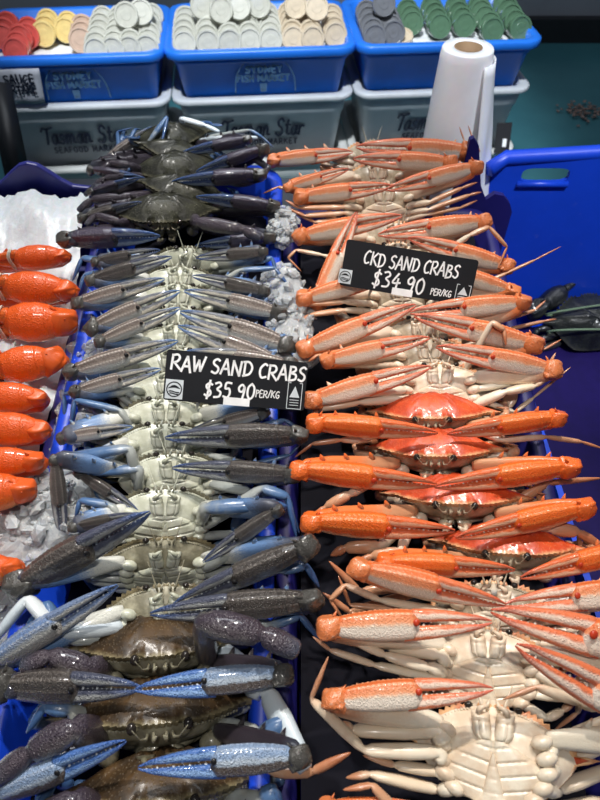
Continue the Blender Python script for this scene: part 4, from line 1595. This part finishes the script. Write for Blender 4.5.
C('cooked sand crab just above the cooked price sign, flat orange claws', 'pale', 396, 226, -10, L=(303, 236, 402, 216), R=(482, 222, 378, 235), seed=4)
C('cooked sand crab behind the cooked price sign with one claw raised', 'pale', 398, 246, -6, L=(318, 300, 357, 212, .055, .060), R=(505, 266, 408, 238), seed=5,
  legs={'R0': ([(470, 235), (489, 227), (507, 247), (497, 270)], dict(r=.006, off=.045)), 'L0': ([(322, 255), (296, 250), (288, 258), (302, 272)], dict(r=.0045, off=.03))})
C('cooked sand crab mostly hidden by the cooked price sign, claw tips at both ends', 'pale', 402, 282, -6, L=(306, 298, 398, 274), R=(510, 291, 420, 262), seed=6,
  legs={'R1': ([(480, 285), (507, 273), (535, 260), (562, 246)], dict(r=.0042)), 'L1': ([(345, 310), (310, 315), (290, 325)], dict(r=.006, off=.03)), 'L0': ([(345, 302), (305, 304), (296, 310)], dict(r=.006, off=.03))})
C('cooked sand crab right below the cooked price sign, left claw slanting up', 'pale', 424, 320, -6, L=(308, 348, 416, 305), R=(520, 303, 410, 313), seed=7,
  legs={'R0': ([(500, 322), (535, 310), (546, 300)], dict(r=.0042)), 'R1': ([(505, 330), (545, 321), (557, 319)], dict(r=.0042)), 'L1': ([(350, 348), (312, 350), (300, 345)], dict(r=.006))})
C('cooked sand crab with white toothed claws meeting at mid right stack', 'pale', 430, 342, -6, L=(330, 360, 430, 338), R=(531, 344, 414, 316), seed=8,
  legs={'R0': ([(500, 355), (545, 349), (562, 339)], dict(r=.0042)), 'L0': ([(345, 365), (318, 355), (308, 362)], dict(r=.006)), 'R2': ([(492, 322), (504, 330), (506, 346)], dict(r=.006, off=.05))})
C('cooked sand crab whose wide pale belly lies above the red shelled crabs', 'belly', 440, 367, -2, L=(315, 400, 431, 367), R=(550, 370, 436, 347), seed=9,
  legs={'R0': ([(520, 382), (545, 372), (556, 352)], dict(r=.006)), 'R1': ([(515, 412), (533, 398), (572, 366)], dict(r=.0046)), 'L0': ([(350, 394), (325, 398), (316, 402)], dict(r=.0085, off=.03)), 'L1': ([(360, 402), (318, 409), (308, 420)], dict(r=.008, off=.025)), 'R2': ([(505, 392), (535, 386), (548, 378)], dict(r=.0085, off=.03))})
C('red cooked sand crab facing forward, uppermost of the four red shells', 'red', 432, 424, -106, L=(318, 424, 438, 433), R=(555, 419, 447, 434), seed=10, rho=None,
  legs={'L0': ([(360, 440), (341, 440), (312, 444), (294, 458)], dict(r=.0046)), 'R0': ([(500, 440), (547, 437), (582, 442), (604, 449)], dict(r=.0046))})
C('red cooked sand crab facing forward, second of the four red shells', 'red', 435, 462, -108, L=(302, 471, 438, 485), R=(566, 468, 434, 487), seed=11, scale=1.03,
  legs={'L0': ([(350, 494), (326, 507), (300, 528)], dict(r=.0075, off=.03)), 'R0': ([(512, 505), (547, 483), (604, 478)], dict(r=.0075, off=.015))})
C('red cooked sand crab facing forward, third of the four red shells', 'red', 455, 510, -107, L=(314, 523, 455, 531), R=(582, 509, 456, 538), seed=12, scale=1.05,
  legs={'R0': ([(550, 528), (578, 532), (606, 548)], dict(r=.009, off=.02)), 'L0': ([(380, 546), (345, 548), (330, 556)], dict(r=.009, off=.02)), 'L1': ([(400, 552), (372, 556), (352, 566)], dict(r=.008, off=.03))})
C('red cooked sand crab facing forward, lowest of the four red shells', 'red', 506, 560, -107, L=(388, 563, 515, 570), R=(640, 548, 520, 578), seed=13, scale=1.05,
  legs={'L0': ([(430, 582), (360, 592), (328, 560)], dict(r=.007, off=.0)), 'L1': ([(430, 588), (350, 612), (322, 592)], dict(r=.0065, off=-.01))})
C('cooked sand crab with thick orange claw right under the lowest red shell', 'pale', 494, 588, -14, L=(362, 570, 506, 605, .034, .036, 40), R=(650, 590, 505, 605), seed=14, thickL=1.0,
  legs={'L0': ([(380, 600), (345, 585), (330, 600), (345, 622)], dict(r=.006, off=.01)), 'L1': ([(400, 610), (350, 605), (338, 575)], dict(r=.005, off=.0))})
C('cooked sand crab with crossed white claws above the big white belly', 'belly', 488, 634, -10, L=(332, 628, 492, 622, .036, .04), R=(690, 662, 491, 611, .04, .042), seed=15,
  legs={'L0': ([(440, 655), (385, 645), (370, 652)], dict(r=.0085, off=.01)), 'L1': ([(430, 668), (385, 655), (352, 640), (330, 615)], dict(r=.0075, off=.025)), 'L2': ([(430, 676), (375, 665), (330, 650), (312, 636)], dict(r=.0065, off=.02)),
        'R0': ([(600, 706), (581, 703), (537, 687), (502, 700)], dict(r=.0085, off=.045)), 'R1': ([(560, 660), (600, 655), (640, 660)], dict(r=.008, off=.0))})
C('cooked sand crab lying belly up nearest the camera, lower right corner', 'belly', 493, 712, -4, L=(337, 700, 493, 689, .03, .035), R=(680, 736, 516, 645, .035, .05), armL='c_leg_pale', seed=16, scale=1.12, dd=.0,
  legs={'L0': ([(440, 731), (352, 730), (340, 722)], dict(r=.0115, off=.005)), 'L1': ([(440, 752), (364, 750), (311, 699), (329, 655)], dict(r=.0085, off=.015)), 'L2': ([(440, 772), (395, 765), (362, 755)], dict(r=.008, off=.01)),
        'L3': ([(440, 790), (370, 774), (345, 778)], dict(r=.0085, off=.012)), 'R0': ([(556, 742), (610, 718), (650, 705)], dict(r=.0085, off=.012)), 'R1': ([(556, 766), (610, 745), (650, 735)], dict(r=.0085, off=.012)),
        'R2': ([(556, 790), (612, 768), (650, 765)], dict(r=.0085, off=.012)), 'R3': ([(540, 815), (600, 800), (640, 800)], dict(r=.0075, off=.012))})
C('cooked sand crab at the bottom edge, mostly out of view under the white belly', 'pale', 440, 850, -4, L=(330, 808, 440, 812, .02, .02), R=None, seed=17, dd=.02,
  legs={'L0': ([(400, 815), (372, 785), (342, 790)], dict(r=.006, off=.02))})

# ------------------------------------------------------------------ raw sand crabs, back to front
RG = 'raw sand crabs in the middle stack'
def R_(label, *a, **k):
    return make_crab('raw_sand_crab', 'crab', RG, label, *a, **k)

R_('raw sand crab topmost of the blue stack, small dark shell against the grey tub', 'olive', 172, 150, -118, L=(107, 160, 152, 127, .01, .0), R=(246, 140, 182, 153), clawL='r_claw_mauve', seed=21, scale=.95, dd=.0, roll=14,
   legs={'R0': ([(215, 138), (240, 137), (258, 138)], dict(blunt=True, r=.0045, mat='r_leg_white', off=.02)), 'L0': ([(150, 140), (168, 116), (160, 150)], dict(r=.005, mat='r_leg', off=.02)), 'R1': ([(250, 130), (262, 137), (274, 148)], dict(r=.0035, off=.0)),
         'R2': ([(180, 118), (205, 125), (220, 132)], dict(blunt=True, r=.005, mat='r_leg_white', off=.01))})
R_('raw sand crab second from the top with a purple right claw edged blue', 'olive', 178, 180, -116, L=(92, 192, 140, 178), R=(258, 175, 172, 182), seed=22, scale=1.0, roll=9, clawR='r_claw_purple',
   legs={'L0': ([(130, 175), (105, 178), (92, 188)], dict(blunt=True, r=.007, mat='r_arm_purple')), 'L1': ([(130, 165), (110, 163), (98, 175)], dict(blunt=True, r=.007, mat='r_arm_purple')), 'R1': ([(240, 185), (262, 178), (270, 165)], dict(blunt=True, r=.006, mat='r_arm_purple'))})
R_('raw sand crab with a big dark green shell, third from the top', 'olive', 165, 226, -118, L=(68, 240, 160, 236, .04, .04), R=(268, 238, 195, 246, .02, .02), armR='r_arm_purple', seed=23, scale=1.08, roll=5, dd=.0, thickL=1.25,
   legs={'L0': ([(120, 222), (95, 215), (86, 226)], dict(blunt=True, r=.007, mat='r_arm_purple')), 'R0': ([(197, 222), (244, 230), (262, 238)], dict(blunt=True, r=.0115, mat='r_arm_purple', off=.045)), 'R1': ([(255, 238), (285, 240), (292, 228)], dict(r=.008, off=.01))})
R_('raw sand crab with dark folded claws between the two top shells', 'olive', 180, 167, -112, L=(92, 170, 148, 180), R=(262, 150, 196, 172), seed=41, scale=.95, roll=-13,
   legs={'L0': ([(125, 160), (100, 160), (88, 176)], dict(blunt=True, r=.008, mat='r_arm_purple')), 'R0': ([(225, 158), (250, 155), (268, 168)], dict(blunt=True, r=.008, mat='r_arm_purple')), 'L1': ([(125, 170), (98, 184), (84, 196)], dict(blunt=True, r=.007, mat='r_arm_purple'))})
R_('raw sand crab tucked just above the big dark green shell', 'olive', 184, 203, -112, L=(84, 218, 142, 202), R=(272, 206, 196, 197), clawL='r_claw_dark', seed=42, scale=1.0, roll=-9,
   legs={'L0': ([(120, 198), (92, 200), (78, 212)], dict(blunt=True, r=.009, mat='r_arm_purple')), 'R0': ([(230, 200), (258, 208), (284, 220)], dict(blunt=True, r=.009, mat='r_arm_purple')), 'L1': ([(120, 205), (100, 225), (90, 240)], dict(blunt=True, r=.008, mat='r_arm_purple'))})
R_('raw sand crab with blue face tucked under the big green shell', 'dark', 190, 252, -35, L=(97, 262, 160, 250), R=(262, 252, 196, 258), seed=24, scale=.95,
   legs={'L0': ([(110, 262), (82, 258), (72, 282)], dict(r=.0075)), 'R0': ([(255, 262), (272, 258), (280, 282)], dict(r=.006)), 'L1': ([(120, 270), (84, 275), (78, 296)], dict(r=.006))})
R_('raw sand crab with first white belly below the dark shells', 'mauve', 180, 270, -6, L=(93, 280, 172, 257), R=(263, 291, 192, 276), clawR='r_claw_dark', clawL='r_claw_dark', seed=25,
   legs={'R0': ([(240, 270), (275, 268), (292, 290)], dict(r=.006))})
R_('raw sand crab with mauve claws slanting to its belly, second white belly', 'mauve', 178, 287, -6, L=(80, 303, 165, 279), R=(277, 313, 184, 291), seed=26, clawL='r_claw_mauve',
   legs={'L0': ([(100, 298), (78, 300), (70, 312)], dict(r=.0055))})
R_('raw sand crab with long tan claws, third white belly', 'mauve', 178, 310, -6, L=(95, 327, 180, 291), R=(285, 345, 180, 312), seed=27, thickL=1.08, thickR=1.08)
R_('raw sand crab with blue tipped claws, fourth white belly', 'mauve', 176, 328, -6, L=(102, 341, 180, 308), R=(275, 362, 178, 326), seed=28,
   legs={'R0': ([(262, 345), (285, 335), (296, 352)], dict(r=.0065)), 'R1': ([(250, 355), (290, 350), (300, 365)], dict(r=.006))})
R_('raw sand crab just above the raw price sign, claw raised at left', 'mauve', 174, 352, -6, L=(74, 372, 178, 341), R=(288, 366, 185, 352), seed=29,
   legs={'L0': ([(105, 358), (82, 362), (74, 380)], dict(r=.0055))})
R_('raw sand crab behind the left edge of the raw price sign', 'mauve', 170, 376, -6, L=(78, 392, 161, 369), R=(270, 396, 182, 376), seed=30,
   legs={'L0': ([(110, 378), (75, 396), (70, 425)], dict(r=.0065)), 'L1': ([(110, 388), (64, 394), (66, 440)], dict(r=.0060, off=.005))})
R_('raw sand crab just below the raw price sign, pale claw reaching up right', 'mauve', 166, 402, -14, L=(64, 438, 133, 427), R=(262, 413, 189, 432, .025, .04), seed=31, thickL=1.1,
   legs={'R0': ([(255, 428), (285, 420), (300, 430)], dict(r=.006)), 'L0': ([(120, 410), (75, 400), (70, 430)], dict(r=.0068))})
R_('raw sand crab with white mouth plates, first below the raw sign with dark ridged claw', 'dark', 165, 428, -22, L=(80, 474, 138, 511, .045, .05), R=(296, 435, 165, 438), seed=32, rho=math.radians(30),
   legs={'R0': ([(250, 465), (290, 455), (304, 440)], dict(r=.0048)), 'L0': ([(125, 450), (70, 458), (62, 470)], dict(r=.0075, off=.02))})
R_('raw sand crab with a claw hanging straight down at the left wall', 'dark', 174, 458, -22, L=(55, 462, 63, 543, .045, .035), R=(290, 475, 172, 468), seed=33, rho=math.radians(30),
   legs={'L0': ([(130, 448), (68, 457), (58, 470)], dict(r=.009, off=.03)), 'R0': ([(250, 492), (285, 495), (300, 535)], dict(r=.0075)), 'L1': ([(140, 468), (90, 472), (84, 482)], dict(r=.008, off=.025))})
R_('raw sand crab with a blue tipped claw pointing down left, white belly rim', 'dark', 165, 494, -22, L=(75, 527, 145, 514), R=(276, 512, 203, 562, .05, .045), seed=34, rho=math.radians(30), armR='r_arm',
   legs={'R0': ([(205, 508), (265, 504), (288, 506)], dict(r=.0095, off=.035)), 'R1': ([(262, 488), (288, 497), (297, 540)], dict(r=.008, off=.02)), 'L0': ([(110, 505), (80, 500), (75, 520)], dict(r=.007))})
R_('raw sand crab with grey brown face and broad dark left claw', 'brownface', 165, 546, -52, L=(24, 584, 150, 512, .035, .045), R=(304, 548, 172, 606, .045, .045), seed=35, thickL=1.25, rho=math.radians(45),
   legs={'R0': ([(235, 548), (280, 540), (300, 545)], dict(r=.009, off=.01)), 'R1': ([(280, 570), (306, 565), (320, 588)], dict(r=.0075))})
R_('raw sand crab with white cheeks and a long pale grey left claw', 'brownface', 166, 592, -32, L=(-8, 664, 118, 585, .045, .045), R=(308, 601, 150, 614, .04, .045), seed=36, clawL='r_claw_pale', rho=math.radians(35),
   legs={'L0': ([(60, 632), (27, 598), (-6, 640)], dict(blunt=True, r=.011, mat='r_leg_white', off=.03)), 'L1': ([(70, 640), (46, 602), (14, 645)], dict(r=.009, off=.025)), 'R0': ([(270, 625), (300, 615), (320, 640)], dict(r=.008))})
R_('raw sand crab with brown shell above a blue claw, second from the front', 'brown', 160, 664, -110, L=(5, 687, 142, 688, .03, .04), R=(280, 676, 135, 690, .035, .045, 12), clawL='r_claw_dark', seed=37, scale=1.2, thickL=1.25,
   armR='r_arm_purple', legs={'R0': ([(203, 622), (262, 634), (300, 652)], dict(blunt=True, r=.0155, mat='r_arm_purple', off=.05)), 'R1': ([(248, 676, -.005), (266, 690, .006), (307, 773, .050)], dict(blunt=True, r=.019, mat='r_leg_white')), 'L0': ([(90, 668), (50, 655), (20, 668)], dict(blunt=True, r=.012, mat='r_arm_purple', off=.02))})
R_('raw sand crab with broad brown shell nearest the camera and white blue claw', 'brown', 160, 733, -110, L=(-6, 797, 126, 741, .035, .045), R=(296, 757, 138, 768, .035, .045, 20), seed=38, scale=1.28, thickR=1.0,
   legs={'L0': ([(75, 728), (30, 752), (-12, 785)], dict(blunt=True, r=.0145, mat='r_arm_purple', off=.04)), 'R0': ([(260, 735), (285, 722), (300, 742)], dict(r=.010, off=.0)), 'R1': ([(270, 770), (312, 772), (352, 752)], dict(r=.008, mat='c_leg', off=.01)),
         'L1': ([(70, 710), (45, 705), (25, 735)], dict(r=.009, off=.0))})
R_('raw sand crab at the bottom edge, only its brown shell top in view', 'brown', 165, 812, -110, L=(20, 850, 120, 850), R=(290, 850, 200, 850), seed=39, scale=1.28,
   legs={'L0': ([(75, 800), (30, 830), (-12, 860)], dict(blunt=True, r=.014, mat='r_arm_purple', off=.02)), 'R0': ([(262, 800), (275, 790), (285, 830)], dict(r=.010, off=.0))})

# ------------------------------------------------------------------ price signs
M['board'] = plain('chalkboard_black', (0.009, 0.010, 0.013), .6, spec=.25, var=.08)
M['chalk'] = plain('chalk_white', (0.86, 0.86, 0.86), .6, Emission_Strength=0.0)
M['logo'] = plain('logo_pale', (0.62, 0.67, 0.70), .5)
M['stake'] = plain('stake_clear', (0.5, 0.5, 0.5), .3)


def price_sign(label, TL, TR, Hpx, d, content, tiltd):
    px = d / FPX
    a = math.atan2(TR[1] - TL[1], TR[0] - TL[0])
    p = at(TL[0], TL[1], d)
    v, w = view_frame(p)
    r = v.cross(w) * -1
    r = w.cross(v)
    ex = (r * math.cos(a) - w * math.sin(a)).normalized()
    ey = v.cross(ex).normalized()
    T = Matrix.Rotation(math.radians(tiltd), 3, ex)
    ey, ez = T @ ey, T @ v
    rot = Matrix((ex, ey, ez)).transposed()
    root = empty('price_sign', p, rot)
    tag(root, label, 'sign', 'black price signs on the crabs')
    W = math.hypot(TR[0] - TL[0], TR[1] - TL[1]) * px
    H = Hpx * px
    mb = MB()
    L = []
    for z, ins in ((-.002, 0), (0, 0)):
        L.append([(W / 2 + x, -H / 2 + y, z) for x, y in rrect(W, H, .0035, 4)])
    mb.grid(L, None, True)
    n = len(L[0])
    mb.f.append(tuple(range(n))[::-1]); mb.m.append(0)
    mb.f.append(tuple(range(n, 2 * n))); mb.m.append(0)
    mb.build('board', M['board'], root, False)
    fn = lambda x, y, z=.0005: Vector((x * px, -y * px, z))
    for nm, kind, args in content:
        mb = MB()
        if kind == 'text':
            s, u, bl, width, cap, wt, seed = args
            write(mb, list(s), u, 0, width, cap, wt, lambda x, y: Vector((x * px, (-bl - args_rot(x - u, width) + y) * px, .0006)), .07, seed, gap=.09, slant=.05)
            mb.build(nm, M['chalk'], root)
        elif kind == 'rect':
            u, vv, w_, h_ = args
            mb.box((u * px, -vv * px, .0004), (w_ * px, h_ * px, .0012))
            mb.build(nm, M['chalk'], root, False)
        elif kind == 'logo':
            u, vv, w_, h_ = args
            mb.box((u * px, -vv * px, .0002), (w_ * px, h_ * px, .0008))
            lo = mb.build(nm, M['logo'], root, False)
            m2 = MB()
            for cx, cy, rx, ry in ((0, .0, .40, .36), ):
                o_ = [fn(u + w_ * rx * 1.12 * math.cos(t), vv + h_ * ry * 1.12 * math.sin(t), .0008) for t in np.linspace(0, 2 * PI, 30)]
                i_ = [fn(u + w_ * rx * .96 * math.cos(t), vv + h_ * ry * .96 * math.sin(t), .0008) for t in np.linspace(0, 2 * PI, 30)]
                m2.grid([o_, i_])
            up_ = [fn(u + w_ * q, vv - h_ * (.02 + .20 * math.cos(q * 4.2)), .0008) for q in np.linspace(-.34, .34, 12)]
            dn_ = [fn(u + w_ * q, vv - h_ * (.02 + .06 * math.cos(q * 4.2)), .0008) for q in np.linspace(-.34, .34, 12)]
            m2.grid([up_, dn_])
            for vo in (.10, .20):
                m2.grid([[fn(u + w_ * q, vv + h_ * (vo + .03 * math.sin(q * 9)), .0008) for q in np.linspace(-.34 + vo * .4, .34 - vo * .4, 12)], [fn(u + w_ * q, vv + h_ * (vo + .06 + .03 * math.sin(q * 9)), .0008) for q in np.linspace(-.34 + vo * .4, .34 - vo * .4, 12)]])
            m2.build('fish_mark', M['board'], lo)
        elif kind == 'tri':
            u, vv, w_, h_ = args
            k = .7
            def line(a_, b_):
                dx, dy = b_[0] - a_[0], b_[1] - a_[1]; ll = math.hypot(dx, dy); nx, ny = -dy / ll * k / 2, dx / ll * k / 2
                mb.grid([[fn(a_[0] + nx, a_[1] + ny), fn(b_[0] + nx, b_[1] + ny)], [fn(a_[0] - nx, a_[1] - ny), fn(b_[0] - nx, b_[1] - ny)]])
            x0, x1, y0, y1 = u - w_ / 2, u + w_ / 2, vv - h_ / 2, vv + h_ / 2
            line((x0, y0), (x0, y1)); line((x1, y0), (x1, y1)); line((x0, y1), (x1, y1)); line((x0, y0), (x0 + w_ * .2, y0)); line((x1 - w_ * .2, y0), (x1, y0))
            mb.add([fn(u, y0 + h_ * .12), fn(u - w_ * .36, y0 + h_ * .56), fn(u + w_ * .36, y0 + h_ * .56)], [(0, 1, 2)])
            for q in (.66, .76, .86):
                line((u - w_ * .32, y0 + h_ * q), (u + w_ * .32, y0 + h_ * q))
            mb.build(nm, M['logo'], root, False)
    # clear stakes pushed down among the crabs
    for q in (.25, .75):
        mb = MB()
        mb.tube([(W * q, -H * .7, -.004), (W * q, -H * 1.0, -.010), (W * q, -H * 1.25, -.055)], [.0022, .0022, .001], 6)
        mb.build('stake', M['stake'], root)
    return root


def args_rot(x, width):
    return 0.0


price_sign('black price sign reading raw sand crabs 35.90 per kg', (167, 349), (312, 361), 51, depth_at(378) - .090, [
    ('name_lettering', 'text', ('RAW SAND CRABS', 5, 20, 139, 14.5, 2.3, 2)),
    ('price_lettering', 'text', ('$35.90', 40, 44, 52, 15.5, 2.2, 3)),
    ('unit_lettering', 'text', ('PER/KG', 93, 40, 25, 7, 1.15, 4)),
    ('price_patch', 'rect', (74, 47, 27, 8)),
    ('square_logo', 'logo', (10.3, 39.5, 17.5, 19.5)),
    ('triangle_logo', 'tri', (134, 36, 15, 27)),
], 0)
price_sign('black tilted price sign reading ckd sand crabs 34.90 per kg', (347, 239), (478, 262), 46, depth_at(266) - .080, [
    ('name_lettering', 'text', ('CKD SAND CRABS', 20, 21, 96, 12.5, 1.7, 6)),
    ('price_lettering', 'text', ('$34.90', 32, 41, 53, 15.5, 1.9, 7)),
    ('unit_lettering', 'text', ('PER/KG', 92, 40, 21, 6, 1.0, 8)),
    ('price_patch', 'rect', (64, 43, 21, 7)),
    ('square_logo', 'logo', (4.5, 36.5, 13, 14)),
    ('triangle_logo', 'tri', (124, 35, 14, 18)),
], 0)
